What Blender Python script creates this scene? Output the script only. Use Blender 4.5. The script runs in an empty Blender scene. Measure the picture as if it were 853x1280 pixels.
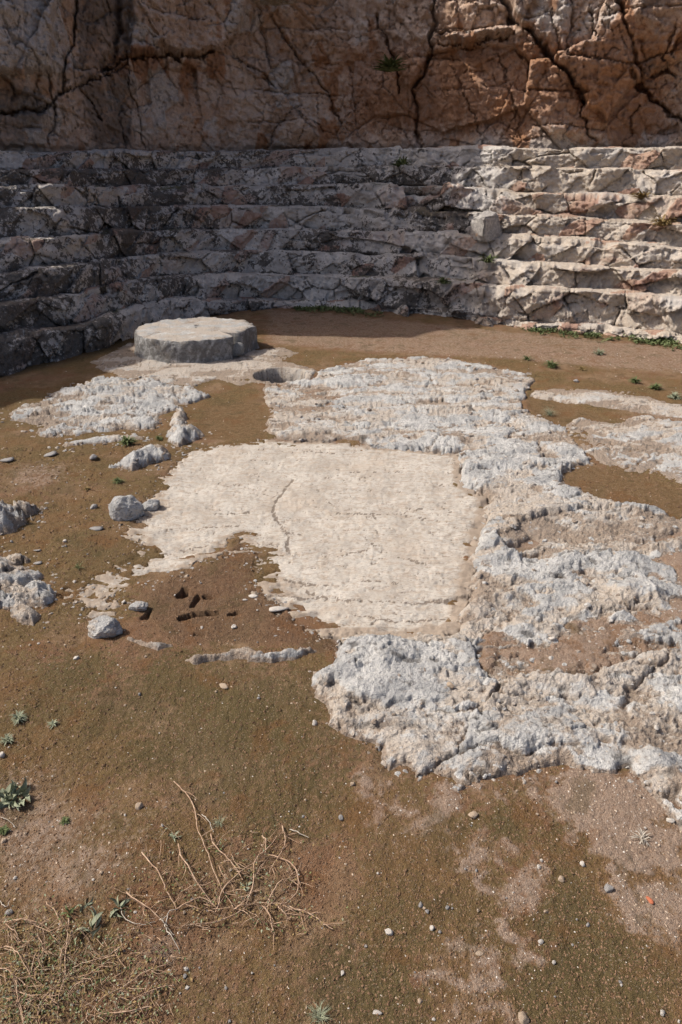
import bpy, math, random
import numpy as np

random.seed(7)
RNG = np.random.default_rng(11)
SC = bpy.context.scene
COL = SC.collection

# ------------------------------------------------------------------ camera
CAM_H = 1.6
PITCH = math.radians(26.2)
FPX = 853.33
cam_d = bpy.data.cameras.new('camera')
cam_d.sensor_fit = 'VERTICAL'
cam_d.sensor_height = 36.0
cam_d.lens = 24.0
cam_d.clip_start = 0.05
cam_d.clip_end = 600.0
cam = bpy.data.objects.new('camera', cam_d)
cam.location = (0, 0, CAM_H)
cam.rotation_euler = (math.pi / 2 - PITCH, 0, 0)
COL.objects.link(cam)
SC.camera = cam

# ------------------------------------------------------------------ light
SUN_TO = np.array([-0.975, 0.20, 0.0])           # horizontal direction towards the sun
SUN_TO /= np.linalg.norm(SUN_TO)
SUN_EL = math.radians(47.0)
SUN_VEC = np.array([SUN_TO[0] * math.cos(SUN_EL), SUN_TO[1] * math.cos(SUN_EL), math.sin(SUN_EL)])
world = bpy.data.worlds.new('World')
SC.world = world
world.use_nodes = True
wn = world.node_tree
wn.nodes.clear()
sky = wn.nodes.new('ShaderNodeTexSky')
sky.sky_type = 'NISHITA'
sky.sun_disc = False
sky.sun_elevation = SUN_EL
sky.sun_rotation = math.atan2(SUN_TO[0], SUN_TO[1])
sky.air_density = 0.55
sky.dust_density = 4.0
sky.ozone_density = 0.0
bg = wn.nodes.new('ShaderNodeBackground')
bg.inputs['Strength'].default_value = 0.15
wo = wn.nodes.new('ShaderNodeOutputWorld')
wn.links.new(sky.outputs[0], bg.inputs[0])
wn.links.new(bg.outputs[0], wo.inputs[0])
sun_d = bpy.data.lights.new('sun', 'SUN')
sun_d.energy = 4.2
sun_d.angle = math.radians(0.5)
sun_d.color = (1.0, 0.945, 0.87)
sun = bpy.data.objects.new('sun', sun_d)
COL.objects.link(sun)
from mathutils import Vector
sun.rotation_euler = Vector(SUN_VEC).to_track_quat('Z', 'Y').to_euler()
sun.location = (-20, 6, 25)
SC.view_settings.view_transform = 'Standard'
SC.view_settings.look = 'None'
SC.view_settings.exposure = 0.17
SC.view_settings.gamma = 1.0

# ------------------------------------------------------------------ noise
F32 = np.float32
_ang = RNG.random(256) * 2 * math.pi
GX, GY = np.cos(_ang).astype(F32), np.sin(_ang).astype(F32)


def _h(ix, iy, seed):
    h = ix.astype(np.uint32) * np.uint32(374761393) + iy.astype(np.uint32) * np.uint32(668265263)
    h = h + np.uint32((seed * 2246822519 + 977) & 0xFFFFFFFF)
    h = (h ^ (h >> np.uint32(13))) * np.uint32(1274126177)
    h = (h ^ (h >> np.uint32(15))) * np.uint32(2246822519)
    return h ^ (h >> np.uint32(16))


def perlin(x, y, seed=0):
    x = np.asarray(x, F32); y = np.asarray(y, F32)
    fx = np.floor(x); fy = np.floor(y)
    ix = fx.astype(np.int32); iy = fy.astype(np.int32)
    tx = x - fx; ty = y - fy
    u = tx * tx * tx * (tx * (tx * 6 - 15) + 10)
    v = ty * ty * ty * (ty * (ty * 6 - 15) + 10)

    def g(dx, dy):
        k = _h(ix + dx, iy + dy, seed) & np.uint32(255)
        return GX[k] * (tx - dx) + GY[k] * (ty - dy)
    a = g(0, 0); b = g(1, 0); c = g(0, 1); d = g(1, 1)
    ab = a + u * (b - a); cd = c + u * (d - c)
    return (ab + v * (cd - ab)) * F32(1.5)


def fbm(x, y, octv=4, seed=0, gain=0.5, lac=2.03):
    r = 0; a = 1.0; t = 0
    for i in range(octv):
        r = r + a * perlin(x, y, seed + i * 17)
        t += a
        a *= gain
        x = x * F32(lac) + F32(3.7); y = y * F32(lac) + F32(1.3)
    return r / t


def ridged(x, y, octv=4, seed=0, gain=0.5, lac=2.03):
    r = 0; a = 1.0; t = 0
    for i in range(octv):
        n = 1 - np.abs(perlin(x, y, seed + i * 17)) * 1.6
        r = r + a * np.clip(n, -0.2, 1)
        t += a
        a *= gain
        x = x * F32(lac) + F32(3.7); y = y * F32(lac) + F32(1.3)
    return r / t


def voronoi(x, y, seed=0):
    """F1, F2, three random numbers of the nearest cell, vector from its point"""
    x = np.asarray(x, F32); y = np.asarray(y, F32)
    ix = np.floor(x).astype(np.int32); iy = np.floor(y).astype(np.int32)
    f1 = np.full(x.shape, 9, F32); f2 = np.full(x.shape, 9, F32)
    hid = np.zeros(x.shape, np.uint32)
    vx = np.zeros(x.shape, F32); vy = np.zeros(x.shape, F32)
    for dx in (-1, 0, 1):
        for dy in (-1, 0, 1):
            cx = ix + dx; cy = iy + dy
            h = _h(cx, cy, seed)
            px = cx + (h & np.uint32(1023)).astype(F32) / F32(1023)
            py = cy + ((h >> np.uint32(10)) & np.uint32(1023)).astype(F32) / F32(1023)
            ex = x - px; ey = y - py
            d = np.sqrt(ex * ex + ey * ey)
            near = d < f1
            f2 = np.where(near, f1, np.minimum(f2, d))
            f1 = np.where(near, d, f1)
            hid = np.where(near, h, hid)
            vx = np.where(near, ex, vx); vy = np.where(near, ey, vy)
    h2 = _h(hid.astype(np.int32), (hid >> np.uint32(7)).astype(np.int32), seed + 5)
    r1 = (h2 & np.uint32(1023)).astype(F32) / F32(1023)
    r2 = ((h2 >> np.uint32(10)) & np.uint32(1023)).astype(F32) / F32(1023)
    r3 = ((h2 >> np.uint32(20)) & np.uint32(1023)).astype(F32) / F32(1023)
    return f1, f2, r1, r2, r3, vx, vy


def sstep(a, b, x):
    t = np.clip((x - a) / (b - a), 0, 1)
    return t * t * (3 - 2 * t)


# ------------------------------------------------------------------ plan helpers
def ray(px, py):
    dx = (px - 426.5) / FPX
    dy = (640.0 - py) / FPX
    return (dx, math.cos(PITCH) + dy * math.sin(PITCH), -math.sin(PITCH) + dy * math.cos(PITCH))


def G(px, py, z=0.0):
    """survey point: where a sight line of the photograph meets the level z"""
    d = ray(px, py)
    t = (z - CAM_H) / d[2]
    return (d[0] * t, d[1] * t)


def GP(pts, z=0.0):
    return np.array([G(a, b, z) for a, b in pts], dtype=F32)


def _segd(x, y, a, b):
    ax, ay = a; bx, by = b
    ex, ey = bx - ax, by - ay
    L = ex * ex + ey * ey + 1e-12
    t = np.clip(((x - ax) * ex + (y - ay) * ey) / L, 0, 1)
    return np.hypot(x - (ax + t * ex), y - (ay + t * ey)), t


def sdf(x, y, poly, margin=0.6):
    """positive inside, metres"""
    out = np.full(x.shape, -margin, F32)
    lo = poly.min(0) - margin; hi = poly.max(0) + margin
    m = (x > lo[0]) & (x < hi[0]) & (y > lo[1]) & (y < hi[1])
    if not m.any():
        return out
    xs = x[m]; ys = y[m]
    d = np.full(xs.shape, 9, F32)
    ins = np.zeros(xs.shape, bool)
    n = len(poly)
    for i in range(n):
        a = poly[i]; b = poly[(i + 1) % n]
        dd, _ = _segd(xs, ys, a, b)
        d = np.minimum(d, dd)
        c = ((a[1] > ys) != (b[1] > ys))
        with np.errstate(divide='ignore', invalid='ignore'):
            xi = (b[0] - a[0]) * (ys - a[1]) / (b[1] - a[1] + 1e-12) + a[0]
        ins ^= (c & (xs < xi))
    out[m] = np.clip(np.where(ins, d, -d), -margin, 99)
    return out


def stroke(x, y, line, w):
    """gaussian profile about a polyline (metres)"""
    out = np.zeros(x.shape, F32)
    lo = line.min(0) - 3 * w; hi = line.max(0) + 3 * w
    m = (x > lo[0]) & (x < hi[0]) & (y > lo[1]) & (y < hi[1])
    if not m.any():
        return out
    d = np.full(int(m.sum()), 9, F32)
    for i in range(len(line) - 1):
        d = np.minimum(d, _segd(x[m], y[m], line[i], line[i + 1])[0])
    out[m] = np.exp(-(d / w) ** 2)
    return out


# ------------------------------------------------------------------ mesh helpers
def grid_faces(nr, nc, keep=None):
    i = np.arange(nr * nc).reshape(nr, nc)
    q = np.stack([i[:-1, :-1], i[:-1, 1:], i[1:, 1:], i[1:, :-1]], -1).reshape(-1, 4)
    if keep is not None:
        q = q[keep.reshape(-1)]
    return q


def mesh_np(name, co, quads, mat=None, attrs=None, smooth=True):
    used = np.unique(quads)
    if len(used) < len(co):
        remap = np.full(len(co), -1, np.int64)
        remap[used] = np.arange(len(used))
        co = co[used]; quads = remap[quads]
        if attrs:
            attrs = {k: v.reshape(-1)[used] for k, v in attrs.items()}
    me = bpy.data.meshes.new(name)
    n = len(quads); k = quads.shape[1]
    me.vertices.add(len(co))
    me.vertices.foreach_set('co', np.ascontiguousarray(co, F32).reshape(-1))
    me.loops.add(n * k)
    me.loops.foreach_set('vertex_index', np.ascontiguousarray(quads, np.int32).reshape(-1))
    me.polygons.add(n)
    me.polygons.foreach_set('loop_start', np.arange(0, n * k, k, dtype=np.int32))
    me.polygons.foreach_set('loop_total', np.full(n, k, np.int32))
    me.update(calc_edges=True)
    me.polygons.foreach_set('use_smooth', np.full(n, smooth, bool))
    if attrs:
        for a, v in attrs.items():
            at = me.attributes.new(a, 'FLOAT', 'POINT')
            at.data.foreach_set('value', np.ascontiguousarray(v, F32).reshape(-1))
    if mat:
        me.materials.append(mat)
    return me


def link(name, me, parent=None, **props):
    o = bpy.data.objects.new(name, me)
    COL.objects.link(o)
    if parent is not None:
        o.parent = parent
    for k, v in props.items():
        o[k] = v
    return o


def thing(name, label, cat, loc=(0, 0, 0), rotz=0.0, group=None):
    o = bpy.data.objects.new(name, None)
    o.empty_display_size = 0.1
    COL.objects.link(o)
    o.location = loc
    o.rotation_euler = (0, 0, rotz)
    o['label'] = label
    o['category'] = cat
    if group:
        o['group'] = group
    return o


# ------------------------------------------------------------------ materials
class MatB:
    def __init__(self, name, rough=0.9, spec=0.25):
        self.m = bpy.data.materials.new(name)
        self.m.use_nodes = True
        self.t = self.m.node_tree
        self.t.nodes.clear()
        self.out = self.n('ShaderNodeOutputMaterial')
        self.b = self.n('ShaderNodeBsdfPrincipled')
        self.b.inputs['Roughness'].default_value = rough
        self.b.inputs['Specular IOR Level'].default_value = spec
        self.t.links.new(self.b.outputs[0], self.out.inputs[0])
        self.pos = None

    def n(self, t):
        return self.t.nodes.new(t)

    def l(self, a, b):
        self.t.links.new(a, b)

    def coord(self, scale=(1, 1, 1)):
        if self.pos is None:
            self.pos = self.n('ShaderNodeTexCoord').outputs['Object']
        if scale == (1, 1, 1):
            return self.pos
        mp = self.n('ShaderNodeMapping')
        mp.inputs['Scale'].default_value = scale
        self.l(self.pos, mp.inputs[0])
        return mp.outputs[0]

    def noise(self, scale, detail=4, rough=0.55, st=(1, 1, 1), dist=0.0):
        nd = self.n('ShaderNodeTexNoise')
        nd.inputs['Scale'].default_value = scale
        nd.inputs['Detail'].default_value = detail
        nd.inputs['Roughness'].default_value = rough
        nd.inputs['Distortion'].default_value = dist
        self.l(self.coord(st), nd.inputs['Vector'])
        return nd.outputs['Fac']

    def vor(self, scale, feature='F1', st=(1, 1, 1), out='Distance'):
        nd = self.n('ShaderNodeTexVoronoi')
        nd.feature = feature
        nd.inputs['Scale'].default_value = scale
        self.l(self.coord(st), nd.inputs['Vector'])
        return nd.outputs[out]

    def attr(self, name):
        nd = self.n('ShaderNodeAttribute')
        nd.attribute_name = name
        return nd.outputs['Fac']

    def ramp(self, src, a, b, lo=0.0, hi=1.0):
        nd = self.n('ShaderNodeMapRange')
        nd.interpolation_type = 'SMOOTHSTEP'
        nd.inputs['From Min'].default_value = a
        nd.inputs['From Max'].default_value = b
        nd.inputs['To Min'].default_value = lo
        nd.inputs['To Max'].default_value = hi
        self.l(src, nd.inputs['Value'])
        return nd.outputs[0]

    def math(self, op, a, b=None):
        nd = self.n('ShaderNodeMath')
        nd.operation = op
        for i, v in enumerate((a, b)):
            if v is None:
                continue
            if isinstance(v, (int, float)):
                nd.inputs[i].default_value = v
            else:
                self.l(v, nd.inputs[i])
        return nd.outputs[0]

    def mix(self, fac, a, b, blend='MIX'):
        nd = self.n('ShaderNodeMix')
        nd.data_type = 'RGBA'
        nd.blend_type = blend
        if isinstance(fac, (int, float)):
            nd.inputs[0].default_value = fac
        else:
            self.l(fac, nd.inputs[0])
        for i, v in ((6, a), (7, b)):
            if isinstance(v, tuple):
                nd.inputs[i].default_value = (*v, 1.0)
            else:
                self.l(v, nd.inputs[i])
        return nd.outputs[2]

    def color(self, c):
        if isinstance(c, tuple):
            self.b.inputs['Base Color'].default_value = (*c, 1)
        else:
            self.l(c, self.b.inputs['Base Color'])

    def bump(self, hsrc, dist, strength=1.0, prev=None):
        nd = self.n('ShaderNodeBump')
        nd.inputs['Strength'].default_value = strength
        nd.inputs['Distance'].default_value = dist
        self.l(hsrc, nd.inputs['Height'])
        if prev is not None:
            self.l(prev, nd.inputs['Normal'])
        self.l(nd.outputs[0], self.b.inputs['Normal'])
        return nd.outputs[0]


def mat_soil():
    M = MatB('soil', 0.95, 0.12)
    n1 = M.noise(9, 5, 0.6); n2 = M.noise(45, 4, 0.6); n3 = M.noise(220, 3, 0.6); n4 = M.noise(3.1, 4, 0.6)
    base = M.mix(M.ramp(n1, 0.36, 0.64), (0.178, 0.110, 0.060), (0.255, 0.168, 0.098))
    base = M.mix(M.ramp(n4, 0.44, 0.60, 0, 0.7), base, (0.205, 0.108, 0.062))
    moss = M.mix(M.ramp(n2, 0.38, 0.62), (0.115, 0.077, 0.031), (0.176, 0.121, 0.055))
    moss = M.mix(M.ramp(n4, 0.36, 0.56, 0.65, 0.0), moss, (0.190, 0.106, 0.048))
    mf = M.math('ADD', M.attr('moss'), M.math('MULTIPLY', M.math('SUBTRACT', n2, 0.5), 1.1))
    mf = M.ramp(mf, 0.36, 0.60, 0, 0.92)
    c = M.mix(mf, base, moss)
    olive = M.math('ADD', M.attr('olive'), M.math('MULTIPLY', M.math('SUBTRACT', n2, 0.5), 0.9))
    c = M.mix(M.ramp(olive, 0.38, 0.70, 0, 0.7), c, (0.098, 0.078, 0.034))
    sand = M.mix(M.ramp(n3, 0.36, 0.64), (0.245, 0.168, 0.118), (0.41, 0.31, 0.24))
    sf = M.math('ADD', M.attr('sand'), M.math('MULTIPLY', M.math('SUBTRACT', n2, 0.5), 1.0))
    c = M.mix(M.ramp(sf, 0.34, 0.66, 0, 0.95), c, sand)
    c = M.mix(M.ramp(M.math('ADD', M.attr('dug'), M.math('MULTIPLY', M.math('SUBTRACT', n2, 0.5), 1.2)), 0.3, 0.9, 0, 0.7), c, M.mix(M.ramp(n2, 0.4, 0.6), (0.100, 0.058, 0.034), (0.160, 0.095, 0.055)))
    c = M.mix(M.ramp(M.attr('mud'), 0.3, 0.8, 0, 0.92), c, M.mix(M.ramp(n2, 0.35, 0.65), (0.140, 0.085, 0.038), (0.195, 0.125, 0.065)))
    # grain: tiny pale grit and dark crumbs
    g = M.vor(330, 'F1', out='Color')
    sep = M.n('ShaderNodeSeparateColor'); M.l(g, sep.inputs[0])
    c = M.mix(M.ramp(sep.outputs[0], 0.93, 0.97, 0, 0.5), c, (0.34, 0.27, 0.20))
    c = M.mix(M.ramp(n3, 0.54, 0.70, 0, 0.5), c, (0.062, 0.040, 0.024))
    n6 = M.noise(420, 3, 0.7)
    c = M.mix(M.ramp(n6, 0.57, 0.70, 0, 0.5), c, (0.055, 0.036, 0.022))
    c = M.mix(M.ramp(n6, 0.44, 0.32, 0, 0.35), c, (0.32, 0.24, 0.175))
    n7 = M.noise(6.0, 6, 0.68, dist=0.5)
    c = M.mix(M.ramp(n7, 0.53, 0.64, 0, 0.5), c, (0.165, 0.080, 0.034))
    c = M.mix(M.ramp(n7, 0.46, 0.36, 0, 0.45), c, (0.085, 0.066, 0.030))
    M.color(c)
    h = M.math('ADD', M.math('MULTIPLY', n2, 0.6), M.math('MULTIPLY', n3, 0.5))
    h = M.math('ADD', h, M.math('MULTIPLY', M.vor(150, 'F1'), -0.25))
    h = M.math('ADD', h, M.math('MULTIPLY', M.noise(110, 5, 0.8), 0.9))
    h = M.math('ADD', h, M.math('MULTIPLY', n6, 0.4))
    M.bump(h, 0.010, 0.9)
    return M.m


def mat_limestone(name='limestone', warm=0.0):
    M = MatB(name, 0.9, 0.2)
    n1 = M.noise(7, 5, 0.6); n2 = M.noise(38, 5, 0.65); n3 = M.noise(190, 3, 0.65); n0 = M.noise(2.2, 3, 0.5)
    grey = M.mix(M.ramp(n1, 0.36, 0.64), (0.40, 0.395, 0.385), (0.60, 0.585, 0.555))
    cream = M.mix(M.ramp(n2, 0.35, 0.65), (0.46, 0.385, 0.31), (0.57, 0.51, 0.445))
    cf = M.math('ADD', M.attr('cream'), M.math('MULTIPLY', M.math('SUBTRACT', n2, 0.5), 1.2))
    c = M.mix(M.ramp(cf, 0.32, 0.68), grey, cream)
    df = M.math('ADD', M.attr('dust'), M.math('MULTIPLY', M.math('SUBTRACT', n2, 0.5), 0.9))
    c = M.mix(M.ramp(df, 0.36, 0.72, 0, 0.9), c, M.mix(M.ramp(n3, 0.36, 0.64), (0.25, 0.185, 0.135), (0.40, 0.32, 0.25)))
    # lichen freckles and thin dark veins, then blotches and shade painted by the dark mask
    c = M.mix(M.ramp(n2, 0.54, 0.68, 0, 0.65), c, (0.20, 0.18, 0.16))
    c = M.mix(M.ramp(n3, 0.56, 0.70, 0, 0.45), c, (0.16, 0.14, 0.12))
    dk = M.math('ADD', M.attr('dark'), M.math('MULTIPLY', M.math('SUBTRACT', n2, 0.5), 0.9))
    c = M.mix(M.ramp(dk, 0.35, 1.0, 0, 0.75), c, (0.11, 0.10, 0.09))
    M.color(c)
    h = M.math('ADD', M.math('MULTIPLY', n2, 0.9), M.math('MULTIPLY', n3, 0.35))
    h = M.math('ADD', h, M.math('MULTIPLY', M.vor(70, 'F1'), 0.35))
    h = M.math('ADD', h, M.math('MULTIPLY', M.noise(85, 4, 0.75), 1.1))
    M.bump(h, 0.015, 1.0)
    return M.m


def mat_floor():
    M = MatB('smoothed_rock', 0.9, 0.2)
    n1 = M.noise(5, 5, 0.6); n2 = M.noise(26, 5, 0.65, st=(0.75, 1.2, 1)); n3 = M.noise(170, 3, 0.6)
    n4 = M.noise(34, 5, 0.75, st=(0.45, 1.7, 1), dist=0.8)
    c = M.mix(M.ramp(n1, 0.35, 0.65), (0.395, 0.355, 0.305), (0.49, 0.45, 0.395))
    c = M.mix(M.ramp(n2, 0.46, 0.66, 0, 0.7), c, (0.36, 0.295, 0.23))
    n5 = M.noise(110, 4, 0.75, st=(0.5, 1.5, 1))
    c = M.mix(M.ramp(n5, 0.53, 0.64, 0, 0.7), c, (0.22, 0.185, 0.15))
    c = M.mix(M.ramp(M.noise(2.0, 4, 0.65), 0.52, 0.70, 0, 0.5), c, (0.40, 0.33, 0.26))
    c = M.mix(M.ramp(n4, 0.57, 0.63, 0, 0.75), c, (0.27, 0.215, 0.165))
    c = M.mix(M.ramp(n3, 0.58, 0.75, 0, 0.35), c, (0.25, 0.21, 0.17))
    df = M.math('ADD', M.attr('dust'), M.math('MULTIPLY', M.math('SUBTRACT', n2, 0.5), 0.8))
    c = M.mix(M.ramp(df, 0.3, 0.8, 0, 0.85), c, (0.285, 0.225, 0.17))
    c = M.mix(M.ramp(M.attr('crack'), 0.15, 0.6, 0, 0.85), c, (0.15, 0.118, 0.092))
    M.color(c)
    h = M.math('ADD', M.math('MULTIPLY', n2, 0.5), M.math('MULTIPLY', n3, 0.35))
    h = M.math('ADD', h, M.math('MULTIPLY', n4, -0.5))
    h = M.math('ADD', h, M.math('MULTIPLY', n5, -0.6))
    M.bump(h, 0.007, 0.8)
    return M.m


def mat_steps():
    M = MatB('step_rock', 0.9, 0.2)
    n0 = M.noise(1.6, 4, 0.6); n1 = M.noise(6, 5, 0.65); n2 = M.noise(24, 5, 0.7); n3 = M.noise(90, 3, 0.65)
    grey = M.mix(M.ramp(n1, 0.38, 0.62), (0.45, 0.415, 0.38), (0.68, 0.635, 0.58))
    cream = M.mix(M.ramp(n2, 0.36, 0.64), (0.47, 0.385, 0.30), (0.54, 0.48, 0.41))
    c = M.mix(M.ramp(M.math('ADD', M.attr('cream'), M.math('MULTIPLY', M.math('SUBTRACT', n1, 0.5), 1.2)), 0.3, 0.7), grey, cream)
    pink = M.math('ADD', M.attr('pink'), M.math('MULTIPLY', M.math('SUBTRACT', n2, 0.5), 0.8))
    c = M.mix(M.ramp(pink, 0.42, 0.8, 0, 0.8), c, M.mix(M.ramp(n1, 0.4, 0.6), (0.30, 0.155, 0.105), (0.40, 0.255, 0.18)))
    nd = M.noise(3.0, 5, 0.7, st=(1.0, 1.0, 1.6), dist=0.6)
    li = M.math('ADD', M.attr('lichen'), M.math('MULTIPLY', M.math('SUBTRACT', n1, 0.5), 1.6))
    li = M.math('ADD', li, M.math('MULTIPLY', M.math('SUBTRACT', nd, 0.5), 1.8))
    li = M.math('ADD', li, M.math('MULTIPLY', M.math('SUBTRACT', n2, 0.5), 1.3))
    li = M.math('ADD', li, M.math('MULTIPLY', M.math('SUBTRACT', n3, 0.5), 0.6))
    c = M.mix(M.ramp(li, 0.44, 0.60, 0, 0.92), c, M.mix(M.ramp(n3, 0.38, 0.62), (0.055, 0.048, 0.042), (0.13, 0.115, 0.10)))
    c = M.mix(M.ramp(n3, 0.55, 0.72, 0, 0.5), c, (0.12, 0.105, 0.095))
    c = M.mix(M.ramp(M.attr('crack'), 0.35, 0.95, 0, 0.5), c, (0.11, 0.085, 0.062))
    gr = M.math('ADD', M.attr('moss'), M.math('MULTIPLY', M.math('SUBTRACT', n2, 0.5), 0.8))
    c = M.mix(M.ramp(gr, 0.45, 0.8, 0, 0.8), c, (0.075, 0.075, 0.03))
    du = M.math('ADD', M.attr('dust'), M.math('MULTIPLY', M.math('SUBTRACT', n2, 0.5), 0.8))
    c = M.mix(M.ramp(du, 0.4, 0.8, 0, 0.8), c, M.mix(M.attr('lichen'), (0.40, 0.32, 0.24), (0.13, 0.10, 0.08)))
    M.color(c)
    h = M.math('ADD', M.math('MULTIPLY', n2, 0.9), M.math('MULTIPLY', n3, 0.4))
    M.bump(h, 0.03, 0.9)
    return M.m


def mat_cliff():
    M = MatB('cliff_rock', 0.92, 0.15)
    n0 = M.noise(0.9, 4, 0.6); n1 = M.noise(3.2, 5, 0.65); n2 = M.noise(14, 5, 0.7); n3 = M.noise(60, 3, 0.65)
    c = M.mix(M.ramp(n1, 0.36, 0.64), (0.44, 0.315, 0.235), (0.62, 0.49, 0.395))
    c = M.mix(M.ramp(n0, 0.46, 0.64, 0, 0.55), c, (0.52, 0.32, 0.195))
    gf = M.math('ADD', M.attr('grey'), M.math('MULTIPLY', M.math('SUBTRACT', n1, 0.5), 1.4))
    c = M.mix(M.ramp(gf, 0.40, 0.75, 0, 0.8), c, M.mix(M.ramp(n2, 0.4, 0.6), (0.44, 0.395, 0.355), (0.60, 0.55, 0.50)))
    of = M.math('ADD', M.attr('rust'), M.math('MULTIPLY', M.math('SUBTRACT', n2, 0.5), 0.8))
    c = M.mix(M.ramp(of, 0.5, 0.9, 0, 0.75), c, (0.36, 0.165, 0.07))
    bf = M.math('ADD', M.attr('black'), M.math('MULTIPLY', M.math('SUBTRACT', n1, 0.5), 1.3))
    c = M.mix(M.ramp(bf, 0.44, 0.80, 0, 0.7), c, (0.11, 0.088, 0.072))
    c = M.mix(M.ramp(n2, 0.56, 0.74, 0, 0.55), c, (0.11, 0.068, 0.046))
    c = M.mix(M.ramp(n3, 0.56, 0.72, 0, 0.4), c, (0.09, 0.06, 0.045))
    c = M.mix(M.ramp(M.attr('crack'), 0.4, 1.0, 0, 0.6), c, (0.075, 0.05, 0.036))
    M.color(c)
    h = M.math('ADD', M.math('MULTIPLY', n2, 0.9), M.math('MULTIPLY', n3, 0.35))
    M.bump(h, 0.05, 0.9)
    return M.m


def mat_plain(name, a, b, scale=40, rough=0.85, bump=0.0, spec=0.2):
    M = MatB(name, rough, spec)
    n = M.noise(scale, 4, 0.6)
    M.color(M.mix(M.ramp(n, 0.36, 0.64), a, b))
    if bump:
        M.bump(n, bump, 0.8)
    return M.m


SOIL, LIME, FLOORM, STEPM, CLIFFM = mat_soil(), mat_limestone(), mat_floor(), mat_steps(), mat_cliff()
PEB_PALE = mat_plain('pale_pebble', (0.44, 0.40, 0.35), (0.62, 0.58, 0.52), 60, bump=0.003)
PEB_TAN = mat_plain('tan_pebble', (0.36, 0.27, 0.19), (0.50, 0.40, 0.30), 60, bump=0.003)
PEB_GREY = mat_plain('grey_pebble', (0.22, 0.205, 0.19), (0.36, 0.345, 0.33), 60, bump=0.003)
CLAY = mat_plain('terracotta', (0.40, 0.120, 0.060), (0.48, 0.17, 0.09), 80, bump=0.002)
CLOD = mat_plain('soil_crumb', (0.115, 0.066, 0.036), (0.21, 0.130, 0.078), 50, bump=0.003)
STEMM = mat_plain('dry_stem', (0.31, 0.20, 0.13), (0.46, 0.33, 0.23), 60)
STEMD = mat_plain('brown_stem', (0.17, 0.10, 0.055), (0.30, 0.19, 0.11), 60)
STEMG = mat_plain('bleached_stem', (0.33, 0.29, 0.235), (0.47, 0.42, 0.35), 60)
LEAFG = mat_plain('green_leaf', (0.080, 0.105, 0.038), (0.145, 0.172, 0.070), 50, 0.7)
LEAFS = mat_plain('grey_green_leaf', (0.19, 0.21, 0.135), (0.30, 0.315, 0.215), 50, 0.7)
LEAFD = mat_plain('dry_leaf', (0.16, 0.115, 0.045), (0.27, 0.19, 0.085), 50, 0.8)
STRAW = mat_plain('straw', (0.30, 0.24, 0.15), (0.42, 0.35, 0.24), 50)
RUSTY = mat_plain('orange_weed', (0.30, 0.13, 0.05), (0.42, 0.20, 0.08), 50)

# ------------------------------------------------------------------ outlines surveyed on the ground (pixels of the photograph -> metres)
FLOOR_P = GP([(196, 606), (215, 586), (238, 563), (262, 557), (330, 549), (400, 552), (460, 556), (560, 566), (580, 560), (578, 590),
              (584, 605), (614, 618), (613, 645), (602, 690), (594, 720), (586, 755), (580, 795), (520, 800), (470, 806), (434, 804),
              (416, 789), (402, 788), (386, 782), (372, 774), (358, 764), (350, 752), (336, 742), (322, 734), (320, 726), (331, 711),
              (320, 705), (329, 689), (314, 686), (300, 684), (304, 669), (288, 672), (283, 685), (271, 695), (251, 698), (238, 704),
              (236, 711), (209, 716), (189, 724), (164, 731), (138, 745), (156, 755), (141, 766), (113, 775), (108, 771), (122, 759),
              (103, 755), (82, 743), (117, 733), (116, 722), (130, 719), (150, 708), (176, 697), (184, 682), (156, 668), (166, 652),
              (182, 640), (192, 622)])
OUT_P = GP([(332, 480), (346, 483), (392, 474), (400, 464), (457, 450), (520, 447), (560, 449), (601, 456), (629, 461), (672, 474), (656, 490),
            (654, 509), (687, 529), (706, 534), (726, 560), (741, 579), (718, 581), (698, 590), (700, 602), (730, 620), (770, 634),
            (800, 637), (853, 647), (920, 655), (960, 1080), (880, 1060), (852, 1034), (831, 1005), (826, 991), (803, 972), (784, 960),
            (768, 965), (735, 960), (690, 958), (655, 962), (600, 975), (575, 986), (566, 972), (540, 965), (520, 972), (515, 958),
            (500, 955), (484, 966), (479, 948), (475, 926), (440, 920), (418, 906), (410, 885), (394, 870), (386, 850), (395, 841),
            (420, 840), (424, 824), (440, 800), (432, 796), (460, 788), (575, 780), (590, 740), (610, 640), (612, 622), (584, 607),
            (575, 565), (470, 557), (450, 549), (428, 548), (401, 551), (346, 546), (332, 536), (345, 515), (330, 500)])
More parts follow.
